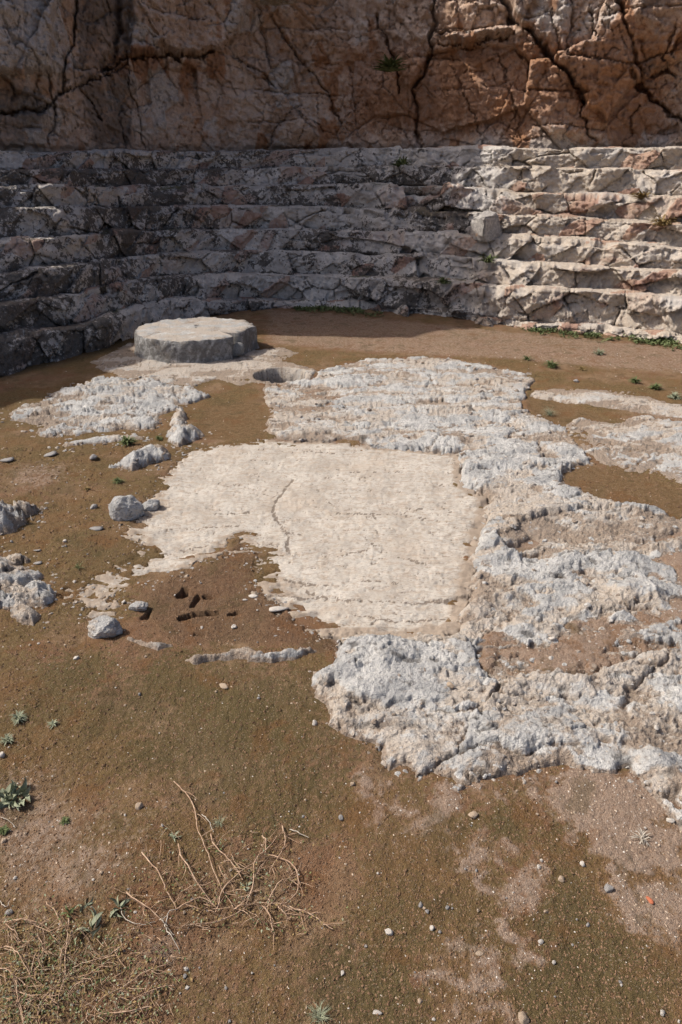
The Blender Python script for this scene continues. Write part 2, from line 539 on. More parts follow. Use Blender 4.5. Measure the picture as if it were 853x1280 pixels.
ROCKS = [  # outline, height, label, category, crest noise, cream
    ('rock_outcrop', GP([(11, 515), (49, 503), (82, 484), (131, 475), (184, 474), (210, 480), (240, 484), (263, 497), (230, 511), (203, 519),
                         (199, 538), (158, 537), (120, 541), (66, 549), (43, 543), (46, 532), (13, 526)]), 0.075,
     'long low grey outcrop with ragged layered crests in front of the stone drum', 0.75, 0.15),
    ('rock_outcrop', GP([(66, 558), (98, 551), (141, 545), (171, 543), (178, 550), (144, 555), (108, 557), (79, 563)]), 0.028,
     'thin sliver of pale rock just below the long layered outcrop at upper left', 0.6, 0.4),
    ('rock_outcrop', GP([(210, 538), (223, 512), (236, 518), (231, 534), (253, 540), (243, 552), (223, 563), (213, 558)]), 0.07,
     'narrow upright grey rock beside the weeds at the far left corner of the floor', 0.8, 0.3),
    ('rock_outcrop', GP([(135, 586), (164, 575), (184, 560), (210, 563), (214, 571), (184, 585), (164, 592), (152, 584)]), 0.085,
     'rough grey rock with a pointed tail lying between green weeds and the smooth floor', 0.8, 0.2),
    ('rock_outcrop', GP([(-40, 628), (0, 633), (23, 633), (38, 637), (58, 636), (47, 643), (31, 652), (21, 666), (0, 671), (-40, 668)]), 0.115,
     'grey lumpy rock with a trailing tip, the farther one at the left border', 0.8, 0.1),
    ('rock_outcrop', GP([(-45, 694), (0, 696), (23, 702), (45, 716), (55, 722), (42, 734), (30, 738), (61, 737), (71, 745), (58, 758),
                         (38, 760), (47, 773), (44, 785), (30, 778), (21, 771), (15, 762), (-45, 765)]), 0.11,
     'pitted grey and cream rock with finger like lobes, the nearer one at the left border', 1.0, 0.35),
    ('rock_outcrop', GP([(153, 795), (184, 801), (218, 806), (198, 812), (176, 807), (160, 800)]), 0.022,
     'thin pale rock sliver trailing right from the blocky white and pink stone', 0.5, 0.5),
    ('rock_outcrop', GP([(233, 824), (261, 820), (288, 813), (314, 811), (333, 820), (360, 812), (395, 813), (366, 827), (340, 831),
                         (294, 825), (261, 826), (242, 830)]), 0.034,
     'long narrow strip of white rock in the soil below the dug brown hollow', 0.6, 0.35),
    ('rock_outcrop', GP([(702, 532), (726, 521), (766, 529), (797, 519), (853, 526), (930, 540), (930, 625), (853, 609), (810, 592),
                         (745, 579), (724, 560)]), 0.03,
     'low weathered tan rock field at the right border above the amber mud patch', 0.8, 0.45),
    ('rock_outcrop', GP([(656, 488), (690, 485), (740, 486), (790, 491), (853, 506), (930, 516), (930, 530), (853, 523), (800, 516), (740, 509),
                         (700, 501), (668, 496)]), 0.035,
     'low pale rounded ledge crossing the brown soil in front of the sunlit steps', 0.6, 0.6),
    ('rock_outcrop', GP([(112, 453), (140, 440), (160, 428), (322, 438), (350, 434), (378, 442), (357, 452), (397, 461), (388, 478), (345, 482),
                         (318, 479), (300, 483), (270, 475), (240, 485), (200, 478), (150, 472), (122, 463)]), 0.040,
     'flat pale apron of rock underneath and around the stone drum', 0.45, 0.75),
]
MASSIF_LABEL = 'largest outcrop of pitted blue grey limestone wrapping the right side of the cream floor'
S1_P = GP([(575, 820), (600, 803), (690, 800), (730, 785), (790, 772), (853, 742), (940, 730), (940, 800), (853, 812), (800, 824), (755, 838), (715, 852),
           (690, 846), (660, 832), (600, 840)])
S2_P = GP([(806, 690), (853, 698), (940, 705), (940, 745), (853, 738), (830, 722)])
S3_P = GP([(836, 888), (870, 885), (900, 915), (845, 912)])
S4_P = GP([(668, 672), (700, 668), (712, 700), (690, 715), (660, 700)])
S5_P = GP([(360, 490), (420, 485), (440, 505), (400, 520), (350, 512)])
MUD_A = GP([(654, 491), (700, 497), (735, 512), (760, 522), (725, 530), (690, 530), (660, 510)])
MUD_B = GP([(698, 590), (716, 581), (745, 582), (800, 588), (853, 609), (930, 625), (930, 655), (853, 645), (800, 636), (740, 622), (704, 603)])
MUD_C = GP([(255, 508), (300, 500), (335, 505), (340, 530), (335, 548), (280, 550), (250, 545)])
DUG_P = GP([(196, 726), (240, 712), (285, 690), (300, 670), (322, 690), (318, 726), (352, 756), (400, 790), (430, 806), (398, 812), (330, 800),
            (240, 806), (196, 790), (188, 755)])
SAND_PS = [GP(p) for p in (
    [(455, 975), (500, 985), (580, 992), (680, 965), (800, 972), (853, 1035), (853, 1190), (812, 1130), (765, 1080), (720, 1060), (660, 1010), (600, 1000),
     (560, 1018), (500, 1030), (462, 1005)],
    [(572, 1088), (598, 1078), (640, 1110), (628, 1140), (650, 1185), (615, 1170), (590, 1130)],
    [(640, 1085), (665, 1072), (672, 1100), (655, 1128)],
    [(740, 1110), (800, 1090), (870, 1110), (870, 1180), (790, 1160)],
    [(590, 1200), (620, 1190), (640, 1240), (600, 1290), (575, 1250)])]
TAN_PS = [GP(p) for p in (
    [(-20, 975), (30, 950), (90, 965), (140, 1010), (190, 1060), (165, 1110), (110, 1150), (40, 1150), (-20, 1170)],
    [(150, 1170), (220, 1165), (240, 1210), (170, 1230)],
    [(330, 385), (420, 392), (600, 410), (760, 425), (900, 440), (900, 470), (760, 462), (640, 450), (450, 440), (330, 430)],
    [(760, 500), (900, 520), (900, 545), (790, 520)],
    [(0, 590), (60, 575), (110, 590), (60, 612), (0, 612)])]
OLIVE = [(300, 900, .5, 1.0), (200, 860, .35, .9), (80, 850, .3, .9), (420, 960, .35, .8), (620, 1035, .16, .9), (720, 1045, .12, .9), (720, 1190, .3, 1.0),
         (520, 1180, .25, .8), (450, 1250, .25, .9), (350, 990, .3, .8), (690, 1250, .25, 1.), (110, 690, .3, .6), (400, 800, .1, .9), (140, 560, .2, .6),
         (780, 1240, .2, .8), (190, 590, .25, .5)]
# ridges and hollows of the large outcrop: line, half width, height
STROKES = [([(618, 878), (650, 864), (690, 851), (706, 852)], .050, .050), ([(723, 862), (784, 838), (853, 820), (930, 800)], .060, .055),
           ([(712, 852), (754, 837), (794, 823), (841, 807)], .022, -.045), ([(731, 770), (757, 768), (772, 775)], .055, .060),
           ([(783, 748), (803, 742), (814, 752)], .075, .075), ([(592, 764), (604, 752), (622, 748)], .060, .045), ([(428, 830), (464, 808), (488, 828)], .075, .050),
           ([(395, 855), (430, 848), (480, 838)], .045, .040), ([(420, 900), (450, 870), (490, 860)], .06, .040), ([(462, 545), (512, 547), (566, 552)], .10, .055),
           ([(590, 585), (630, 582), (700, 586)], .11, .045), ([(600, 605), (640, 612), (720, 620), (800, 645)], .11, .040), ([(620, 680), (645, 655), (690, 640), (740, 650)], .10, .050),
           ([(613, 700), (640, 700)], .05, .035), ([(643, 688), (660, 680), (668, 676)], .030, -.085), ([(655, 697), (672, 696)], .02, -.05),
           ([(606, 622), (608, 626)], .035, -.05), ([(640, 745), (680, 740), (720, 735)], .04, .030), ([(600, 720), (640, 725)], .05, .030),
           ([(700, 700), (740, 690), (790, 700)], .05, .030), ([(800, 680), (853, 664)], .03, -.04), ([(815, 690), (870, 678)], .04, .045),
           ([(480, 905), (520, 940)], .05, .04), ([(600, 950), (650, 925), (690, 930)], .07, .045), ([(720, 930), (760, 915), (790, 925)], .06, .04),
           ([(800, 905), (870, 870)], .05, .035), ([(820, 960), (845, 985), (870, 1010)], .05, .06), ([(846, 1000), (853, 1010)], .025, -.08),
           ([(780, 800), (820, 790), (853, 778)], .03, .03), ([(560, 470), (620, 478)], .10, .03), ([(420, 480), (500, 470)], .12, .03),
           ([(520, 512), (600, 515), (680, 535)], .10, .035), ([(380, 540), (400, 543)], .07, .03), ([(650, 785), (690, 790)], .03, .03),
           ([(560, 845), (590, 860)], .04, .03), ([(575, 885), (640, 895), (700, 890)], .04, .02)]
STROKES = [(GP(p), w, h) for p, w, h in STROKES]
CRACKS = [([(366, 598), (356, 608), (349, 622), (340, 638)], .012), ([(340, 638), (346, 650), (358, 664), (376, 666)], .010), ([(358, 664), (357, 676), (366, 692)], .008),
          ([(450, 725), (500, 728)], .006), ([(380, 735), (430, 748), (500, 753), (560, 748), (580, 742)], .007), ([(422, 694), (458, 686)], .006), ([(456, 672), (480, 690)], .005),
          ([(420, 640), (490, 642), (530, 634)], .005), ([(500, 695), (535, 703)], .006), ([(330, 742), (372, 746), (410, 742)], .010), ([(355, 722), (410, 730)], .006),
          ([(268, 641), (312, 638)], .005), ([(500, 640), (560, 652)], .004), ([(440, 768), (500, 775), (560, 768)], .006), ([(585, 675), (597, 674)], .006),
          ([(550, 630), (575, 645)], .004), ([(320, 560), (420, 566)], .005), ([(430, 590), (500, 588)], .005), ([(230, 660), (300, 655)], .004),
          ([(200, 690), (260, 680)], .005), ([(365, 790), (400, 770)], .006), ([(470, 640), (470, 648)], .01)]
CRACKS = [(GP(p), w) for p, w in CRACKS]
PITS = [([(224, 771), (240, 766), (268, 764)], .022, .075), ([(290, 766), (302, 764)], .018, .05), ([(226, 742), (232, 735)], .026, .055), ([(254, 744), (262, 744)], .022, .05),
        ([(240, 756), (246, 742)], .014, .03), ([(180, 772), (186, 762)], .014, .03), ([(246, 790), (256, 791)], .01, .025)]
PITS = [(GP(p), w, d) for p, w, d in PITS]
HOLE = [np.array(G(318, 470), F32), np.array(G(382, 470), F32)]
HOLE_C = (HOLE[0] + HOLE[1]) / 2
HOLE_R = float(np.linalg.norm(HOLE[1] - HOLE[0]) / 2)
MOUND = np.array(G(150, 1100), F32)


def fields(x, y, rocks=True):
    """heights (m) and ground-cover masks at plan points"""
    x = np.asarray(x, F32); y = np.asarray(y, F32)
    R = {}
    nA = fbm(x * 1.1, y * 1.1, 3, 3); nB = fbm(x * 6, y * 6, 3, 21); nC = fbm(x * 24, y * 24, 3, 41); nD = fbm(x * 75, y * 75, 2, 61)
    edge = .055 * nB + .018 * nC + .003 * nD
    dfl = sdf(x, y, FLOOR_P)
    dflw = dfl + .030 * nB + .040 * nC + .022 * nD + .05 * sstep(.05, .4, fbm(x * 9, y * 22, 3, 23))  * sstep(.15, .0, dfl)
    dout = sdf(x, y, OUT_P)
    dug = sstep(-.06, .05, sdf(x, y, DUG_P) + edge)
    sand = np.zeros(x.shape, F32)
    for p in SAND_PS:
        sand = np.maximum(sand, .85 * sstep(-.10, .18, sdf(x, y, p, .9) + .18 * nB + .12 * nC + .08 * nA + .015))
    for p in TAN_PS:
        sand = np.maximum(sand, .52 * sstep(-.2, .15, sdf(x, y, p) + .1 * nB))
    mud = np.zeros(x.shape, F32)
    for p in (MUD_A, MUD_B, MUD_C):
        mud = np.maximum(mud, sstep(-.05, .06, sdf(x, y, p) + .05 * nB + .03 * nC))
    pocket = np.zeros(x.shape, F32)
    for p, k in ((S1_P, .9), (S2_P, .9), (S3_P, .9), (S4_P, .15), (S5_P, .45)):
        pocket = np.maximum(pocket, k * sstep(-.12, .13, sdf(x, y, p) + .16 * nB + .06 * nC + .02 * nD))
    olive = np.zeros(x.shape, F32)
    for px, py, r, s in OLIVE:
        cx, cy = G(px, py)
        olive = np.maximum(olive, s * np.exp(-((x - cx) ** 2 + (y - cy) ** 2) / (r * r)))
    inside = sstep(-.03, .06, dout)
    # soil
    crumb = np.clip(fbm(x * 38, y * 38, 3, 301), 0, 1)
    S = .012 * nA + .008 * nB + .0042 * nC + .0030 * nD + .009 * crumb * crumb
    S = S + .0045 * sstep(-.1, .35, fbm(x * 4.5, y * 4.5, 3, 77)) * (1 - sand)
    S = S - .055 * np.exp(-((x - MOUND[0] + .25) ** 2 + (y - MOUND[1] - .2) ** 2) / .09) * .4 + .03 * np.exp(-((x - MOUND[0]) ** 2 + (y - MOUND[1]) ** 2) / .05)
    S = S * (1 - .6 * mud) - .012 * mud
    nearfl = sstep(-.35, 0, dfl)
    S = S - dug * (.006 + .010 * nB + .006 * nC)
    for ln, w, d in PITS:
        S = S - d * .8 * sstep(.30, .58, stroke(x + .004 * nC + .04 * nB, y + .008 * fbm(x * 20, y * 20, 2, 99), ln, w * .75) + .07 * nC)
    S = S - .012 * sstep(-.03, .02, dflw) - .03 * sstep(.06, .14, dflw)
    S = S * (1 - .5 * inside) - inside * .016
    S = S + sstep(.1, .8, pocket) * (.032 + .006 * nB)
    hd = np.hypot(x - HOLE_C[0], (y - HOLE_C[1])) + .06 * fbm(x * 2.5, y * 2.5, 2, 29)
    hole = 1 - sstep(HOLE_R * .80, HOLE_R * 1.0, hd)
    S = S - .34 * hole
    R['soil'] = S
    far = sstep(6.2, 7.4, y)
    moss = .62 + .6 * nA + .55 * fbm(x * 3.3, y * 3.3, 3, 71) + .22 * far * 0 - .45 * sstep(-.1, .1, dout) - .25 * dug
    moss = moss * (1 - .75 * sand) - .30 * sstep(7.6, 8.6, y)
    R['moss'] = np.clip(moss, 0, 1.2)
    R['olive'] = np.clip(olive * .8 + .2 * fbm(x * 2.2, y * 2.2, 3, 97) - .5 * sand, 0, 1)
    R['sand'] = np.clip(np.maximum(np.maximum(sand, pocket * .78), inside * .62) - mud, 0, 1)
    frim = sstep(-.10, -.01, dfl) * sstep(.10, .0, dfl) * sstep(-.12, .0, dout)
    R['sand'] = np.clip(R['sand'] + .8 * frim, 0, 1)
    S = S - .022 * frim
    R['soil'] = S
    R['hole'] = 1 - sstep(HOLE_R * .80, HOLE_R * 1.06, hd)
    R['dug'] = dug
    R['mud'] = mud
    R['dfl'] = dflw
    # smoothed floor
    n1 = fbm(x * 3.2, y * 3.2, 3, 131); n2 = fbm(x * 9, y * 26, 4, 151); n3 = fbm(x * 40, y * 90, 3, 171)
    crk = np.zeros(x.shape, F32)
    for ln, w in CRACKS:
        crk = np.maximum(crk, stroke(x + .010 * nC + .03 * nB, y + .010 * nD + .03 * nC, ln, w * .7) * sstep(-.7, -.1, nC + nD))
    flake = sstep(.30, .52, fbm(x * 5, y * 14, 4, 191))
    F = .010 * n1 - .006 + .004 * n2 + .003 * n3 + .0025 * nC + .002 * nD - .0025 * crk - .003 * flake
    wf = y * 13 + x * 1.5 + 2.2 * fbm(x * 4.5, y * 7, 4, 193, .6) + .5 * nC
    sf = wf - np.floor(wf)
    fk = sstep(.02, .22, fbm(x * 5 + 3, y * 9, 4, 195, .6) + .10 * nD) * sstep(.0, .05, 1 - sf)
    wg = y * 31 - x * 4 + 2.6 * fbm(x * 11, y * 15, 4, 197, .6); sg = wg - np.floor(wg)
    gk = sstep(.02, .25, fbm(x * 9 + 13, y * 14, 4, 199, .6) + .1 * nD)
    F = F - .0055 * (1 - sf) * fk - .0028 * (1 - sg) * gk
    tick = np.maximum(sstep(.13, .0, sf) * fk, .8 * sstep(.2, .0, sg) * gk)
    lip = sstep(.0, -.012, dflw)
    F = F - .08 * lip + .006 * sstep(.10, .0, dfl) * nC
    layered = sstep(.32, .0, dfl) * sstep(4.0, 3.3, y)
    F = F - layered * .014 * sstep(.0, .25, fbm(x * 4, y * 13, 3, 211))
    R['floor'] = F
    R['crack'] = np.clip(np.maximum(crk * 1.1, .75 * tick), 0, 1)
    rim = sstep(.16, .0, np.minimum(dfl, 9)) * sstep(.02, .12, dout + .12)
    R['fdust'] = np.clip(.75 * rim + (.55 + .9 * nC) * sstep(.13, .0, dflw) + .42 * flake + .25 * sstep(.1, .5, fbm(x * 2, y * 5, 3, 221)) + .3 * layered, 0, 1)
    if not rocks:
        return R
    # limestone
    ca, sa = math.cos(.16), math.sin(.16)
    u = (x * ca + y * sa); v = (-x * sa + y * ca)
    u = u + .05 * nB; v = v + .05 * fbm(x * 5, y * 5, 3, 231) + .02 * nC
    # bedding: thin leaves of rock that rise towards the viewer and break off in small ledges
    w1 = v * 4.2 + .9 * fbm(u * 1.9, v * 2.4, 3, 241) + .22 * nC
    w2 = v * 11.5 + 1.1 * fbm(u * 4.6, v * 5.0, 3, 243) + .30 * nC
    saw1 = 1 - (w1 - np.floor(w1)); saw2 = 1 - (w2 - np.floor(w2))
    saw1 = saw1 * sstep(.0, .10, 1 - saw1); saw2 = saw2 * sstep(.0, .14, 1 - saw2)
    k1 = sstep(-.28, .25, fbm(u * 1.7 + 4, v * 2.6, 3, 245)); k2 = sstep(-.25, .3, fbm(u * 3.4 + 8, v * 4, 3, 247))
    Lf = fbm(u * 2.5, v * 5.0, 4, 251, .56)
    L = sstep(-.13, .08, Lf)                                   # smooth blue-grey lumps, crumbly cream rock between them
    rg = ridged(u * 19 + .4 * nC, v * 27 + .4 * nC, 3, 271, .6)
    r3 = fbm(u * 34, v * 50, 3, 272, .6)
    r4 = fbm(x * 95, y * 95, 2, 273)
    pit = sstep(.16, .34, fbm(u * 17, v * 23, 3, 281)) * sstep(-.25, .15, fbm(u * 3, v * 3, 2, 283))
    g1, g2, q1, q2, q3, wx, wy = voronoi(u * 7.5 + .4 * nB, v * 12 + .4 * nC, 293)
    lump = .007 * (q1 - .5) + .014 * (wx * (q2 - .5) + wy * (q3 - .5))
    h1, h2, p1, p2, p3, tx, ty = voronoi(u * 27 + .3 * nC, v * 38, 295)
    lump = lump + (1 - .75 * L) * (.006 * (p1 - .5) + .009 * (tx * (p2 - .5) + ty * (p3 - .5)))
    f2, f1 = g2, g1
    P1, P2, t1, t2, t3, ax_, ay_ = voronoi(u * 1.7 + .10 * nB, v * 3.4 + .10 * nB, 297)
    joint = sstep(.045, .0, P2 - P1) * sstep(-.2, .1, fbm(u * 2, v * 2, 2, 298))
    L = np.clip(L * (.35 + 1.0 * t1) + .25 * (t1 - .5), 0, 1)
    rel = .013 * (t2 - .5) + .020 * (ax_ * (t3 - .5) + ay_ * (t1 - .7)) - .020 * joint + .013 * (L - .55) + .012 * (saw1 - .45) * k1 + .008 * (saw2 - .45) * k2 + .62 * lump
    rel = rel + (1 - .8 * L) * (.0085 * (rg - .55) + .0055 * r3) + .0020 * r3 + .0024 * r4 - .010 * pit
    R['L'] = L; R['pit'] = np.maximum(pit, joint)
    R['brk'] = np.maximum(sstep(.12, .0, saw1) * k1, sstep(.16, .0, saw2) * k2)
    rel = rel * (1 - .85 * (1 - sstep(HOLE_R * .9, HOLE_R * 1.25, hd)))
    R['rel'] = rel
    R['f21'] = f2 - f1
    dm = np.minimum(dout, -dfl + .012) + edge * .95 + .05 * (wx * (q2 - .5) + wy * (q3 - .5))
    H = -.05 + .064 * sstep(-.045, .018, dm) + .004 * sstep(.05, .35, dm) + (rel + .014 * fbm(x * 1.6, y * 1.9, 3, 233)) * sstep(-.04, .05, dm)
    H = H - sstep(.09, .0, dm) * sstep(-.04, .0, dm) * ((1 - .75 * L) * (.012 * (rg - .55) + .007 * r3) - .010 * pit) * .75
    for ln, w, h in STROKES:
        H = H + (.62 * h if h > 0 else h * .8) * stroke(x + .03 * nB, y + .03 * nC, ln, w)
    H = H - pocket * .020
    H = H - .34 * hole
    R['massif'] = H
    R['dm'] = dm
    hs = []
    for name, poly, h, lab, k, cr in ROCKS:
        d = sdf(x, y, poly, .25)
        size = .5 * min(*(poly.max(0) - poly.min(0)))
        dw = d + .012 + edge * min(1, size / .10) * .8 + .05 * (wx * (q2 - .5) + wy * (q3 - .5)) * min(1, size / .10)
        wd = max(.04, size * .95)
        hh = -.045 + (.045 + h * .25) * sstep(-.035, .045, dw) + h * .75 * sstep(-.01, wd, dw + .10 * size * nB) + rel * k * 1.0 * sstep(-.05, .04, dw)
        if h > .06:
            hh = hh + .022 * (q1 - .5) * sstep(0, .05, dw) + .03 * (wx * (q2 - .5) + wy * (q3 - .5)) * sstep(0, .05, dw)
        hh = hh - .34 * hole
        hs.append((hh, dw))
    R['rocks'] = hs
    return R


# ------------------------------------------------------------------ ground sheet, smooth floor and outcrops
STEP_PX = 1.45
rows = np.arange(1332, 374, -STEP_PX)
rays = [ray(426.5, p) for p in rows]
tt = np.array([-CAM_H / r[2] for r in rays], F32)
yy = np.array([r[1] for r in rays], F32) * tt
cols = np.arange(-545, 546, STEP_PX).astype(F32) / FPX
GXX = tt[:, None] * cols[None, :]
GYY = np.repeat(yy[:, None], len(cols), 1)
nr, nc = GXX.shape
FLD = fields(GXX, GYY)


# the soil sheet goes on outside the finely divided part, out to 150 m
padx = np.array([.25, .8, 2, 6, 20, 60, 150], F32)
xl = GXX[:, :1] - padx[::-1][None, :]
xr = GXX[:, -1:] + padx[None, :]
XX = np.concatenate([xl, GXX, xr], 1)
YY = np.concatenate([np.repeat(GYY[:, :1], 7, 1), GYY, np.repeat(GYY[:, -1:], 7, 1)], 1)


def padf(a, v=None):
    e = lambda c: np.repeat(c if v is None else np.full_like(c, v), 7, 1)
    return np.concatenate([e(a[:, :1]), a, e(a[:, -1:])], 1)


ZZ = padf(FLD['soil'])
near_y = np.array([-150, -60, -20, -6, -2, -.6, .1], F32)
far_y = np.array([16, 22, 35, 70, 150], F32)
at = {k: padf(FLD[k]) for k in ('moss', 'olive', 'sand', 'dug', 'mud')}


def padr(a):
    return np.concatenate([np.repeat(a[:1], len(near_y), 0), a, np.repeat(a[-1:], len(far_y), 0)], 0)


YF = np.concatenate([np.repeat(near_y[:, None], XX.shape[1], 1), YY, np.repeat(far_y[:, None], XX.shape[1], 1)], 0)
XF = padr(XX); ZF = padr(ZZ)
ZF[:len(near_y)] *= 0; ZF[-len(far_y):] *= 0
co = np.stack([XF, YF, ZF], -1).reshape(-1, 3)
me = mesh_np('ground', co, grid_faces(*XF.shape), SOIL, {k: padr(v) for k, v in at.items()})
link('ground', me, kind='structure', label='mossy brown soil with sandy bare patches in front of the rock steps')


def cell_any(m):
    return m[:-1, :-1] | m[1:, :-1] | m[:-1, 1:] | m[1:, 1:]


top_all = FLD['soil'].copy()
base = np.stack([GXX, GYY, GXX * 0], -1)
m = cell_any(FLD['floor'] > FLD['soil'] - .012) & cell_any(FLD['dfl'] > -.05)
co = base.copy(); co[..., 2] = FLD['floor']
me = mesh_np('rock_floor', co.reshape(-1, 3), grid_faces(nr, nc, m), FLOORM, {'crack': FLD['crack'], 'dust': FLD['fdust']})
link('rock_floor', me, kind='structure', label='smooth cream rock floor cut level into the bedrock with fine cracks')
top_all = np.maximum(top_all, np.where(FLD['dfl'] > -.03, FLD['floor'], -9))


def rock_attrs(H, S, rel, cr, x, y):
    n = fbm(x * 1.7, y * 2.2, 4, 311); n2 = fbm(x * 8, y * 13, 4, 313, .6)
    L = FLD['L']
    cream = np.clip(cr + .62 * (1 - L) + .35 * n + .45 * n2 - .12, 0, 1)
    dust = np.clip(.75 * sstep(.020, .002, H - S) + .45 * sstep(.002, -.012, rel) + .60 * n2 + .55 * n + .13, 0, 1)
    dark = np.clip(.70 * sstep(.08, .46, fbm(x * 10, y * 16, 4, 317)) + .45 * FLD['pit'] + .35 * FLD['brk'] + .25 * sstep(.10, .0, FLD['f21']) + 1.2 * FLD['hole'], 0, 1)  # random blotches, plus shade painted into pits, ledge fronts and the hole
    return {'cream': cream, 'dust': dust, 'dark': dark}


def add_rock(name, H, dw, label, cr, cat='rock', group=None):
    global top_all
    msk = (H > top_all - .012) & (dw > -.06)
    if not msk.any():
        return
    c = cell_any(msk)
    co = base.copy(); co[..., 2] = H
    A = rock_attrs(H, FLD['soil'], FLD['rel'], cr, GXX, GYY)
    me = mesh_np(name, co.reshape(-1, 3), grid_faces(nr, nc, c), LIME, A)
    o = link(name, me, label=label, category=cat)
    if group:
        o['group'] = group
    top_all = np.where(msk, np.maximum(top_all, H), top_all)


add_rock('rock_outcrop', FLD['massif'], FLD['dm'], MASSIF_LABEL, .28, 'rock outcrop')
for (name, poly, h, lab, k, cr), (H, dw) in zip(ROCKS, FLD['rocks']):
    add_rock(name, H, dw, lab, cr, 'rock outcrop' if name == 'rock_outcrop' else name)


def top_at(x, y):
    r = fields(np.array([x], F32), np.array([y], F32))
    z = r['soil'][0]
    if r['dfl'][0] > -.02:
        z = max(z, r['floor'][0])
    if r['dm'][0] > -.03:
        z = max(z, r['massif'][0])
    for H, dw in r['rocks']:
        if dw[0] > -.03:
            z = max(z, H[0])
    return float(z)


def top_many(xs, ys):
    r = fields(np.array(xs, F32), np.array(ys, F32))
    z = r['soil'].copy()
    z = np.maximum(z, np.where(r['dfl'] > -.02, r['floor'], -9))
    z = np.maximum(z, np.where(r['dm'] > -.03, r['massif'], -9))
    for H, dw in r['rocks']:
        z = np.maximum(z, np.where(dw > -.03, H, -9))
    return z, r

# ------------------------------------------------------------------ rock-cut steps: a profile surveyed at nine bearings
SURV = {  # photo column: ground line, then the front edge of each tier from the lowest up
    -60: (488, [446, 402, 358, 316, 270, 237, 213, 186]),
    0: (468, [427, 384, 345, 306, 264, 235, 213, 187]), 110: (445, [409, 369, 332, 295, 260, 233, 213, 189]),
    220: (404, [375, 345, 317, 287, 258, 233, 212, 190]), 320: (386, [377, 344, 315, 287, 258, 232, 211, 189]),
    430: (386, [379, 347, 317, 289, 260, 230, 207, 185]), 530: (396, [386, 351, 320, 291, 263, 230, 206, 184]),
    640: (411, [403, 359, 329, 297, 269, 240, 208, 185]), 745: (418, [409, 366, 335, 301, 275, 244, 211, 185]),
    853: (429, [420, 375, 342, 313, 283, 249, 213, 186]), 920: (440, [430, 384, 350, 322, 290, 254, 215, 187])}
NT = 8
TREAD = [.16, .30, .30, .30, .30, .30, .28, .25]
kphi, kr, kz = [], [], []
for px in sorted(SURV):
    y0, tops = SURV[px]
    X, Y = G(px, y0)
    phi = math.atan2(X, Y)
    r0 = math.hypot(X, Y)
    rs, zs = [], []
    r = r0
    for k, ty in enumerate(tops):
        d = ray(px, ty)
        z = CAM_H + d[2] / math.hypot(d[0], d[1]) * r
        rs.append(r); zs.append(z)
        r += TREAD[k] * (1.0 if k or px > 250 else 2.0)
    rs.append(r)
    kphi.append(phi); kr.append(rs); kz.append(zs)
kphi = np.array(kphi); kr = np.array(kr); kz = np.array(kz)
PHI_MAX_L, PHI_MAX_R = -1.40, 1.10
PH = np.concatenate([np.linspace(PHI_MAX_L, -.575, 60)[:-1], np.arctan(np.arange(math.tan(-.575), math.tan(.56), 1.2 / FPX * 1.0)), np.linspace(.565, PHI_MAX_R, 50)]).astype(F32)
NP_ = len(PH)


def curve(vals):
    """smooth interpolation over the bearing with a straight run-out past the last survey columns"""
    p = np.interp(PH, kphi, vals)
    k = 41
    pad = np.concatenate([np.full(k, p[0]), p, np.full(k, p[-1])])
    ker = np.hanning(2 * k // 2 * 2 + 1); ker /= ker.sum()
    return np.convolve(pad, ker, 'same')[k:-k].astype(F32)


RC = [curve(kr[:, i]) for i in range(NT + 1)]
ZC = [np.maximum(curve(kz[:, i]), .03) for i in range(NT)]
outl = np.clip((-.98 - PH) / .42, 0, 1); outr = np.clip((PH - .56) / .5, 0, 1)
FADE = 1 - sstep(0, .75, outl) - sstep(0, .8, outr)
for i in range(NT + 1):
    RC[i] = RC[i] - 2.0 * outl * outl - 1.2 * outr * outr
for i in range(NT):
    ZC[i] = ZC[i] * FADE - .25 * (1 - FADE)
ARC = np.concatenate([[0], np.cumsum(np.hypot(np.diff(RC[3]), RC[3][1:] * np.diff(PH)))]).astype(F32)
ARC -= np.interp(0, PH, ARC).astype(F32)
WEST = sstep(.02, -.28, PH)            # the lichened left bend, 1 at the far left
EAST = sstep(.12, .30, PH)             # the fresher right wing

steps = thing('rock_steps', 'eight rough tiers of steps cut into the bedrock curving below the reddish cliff', 'steps', (0, 0, 0))


def polar(r, ph, z):
    return np.stack([r * np.sin(ph), r * np.cos(ph), z], -1)


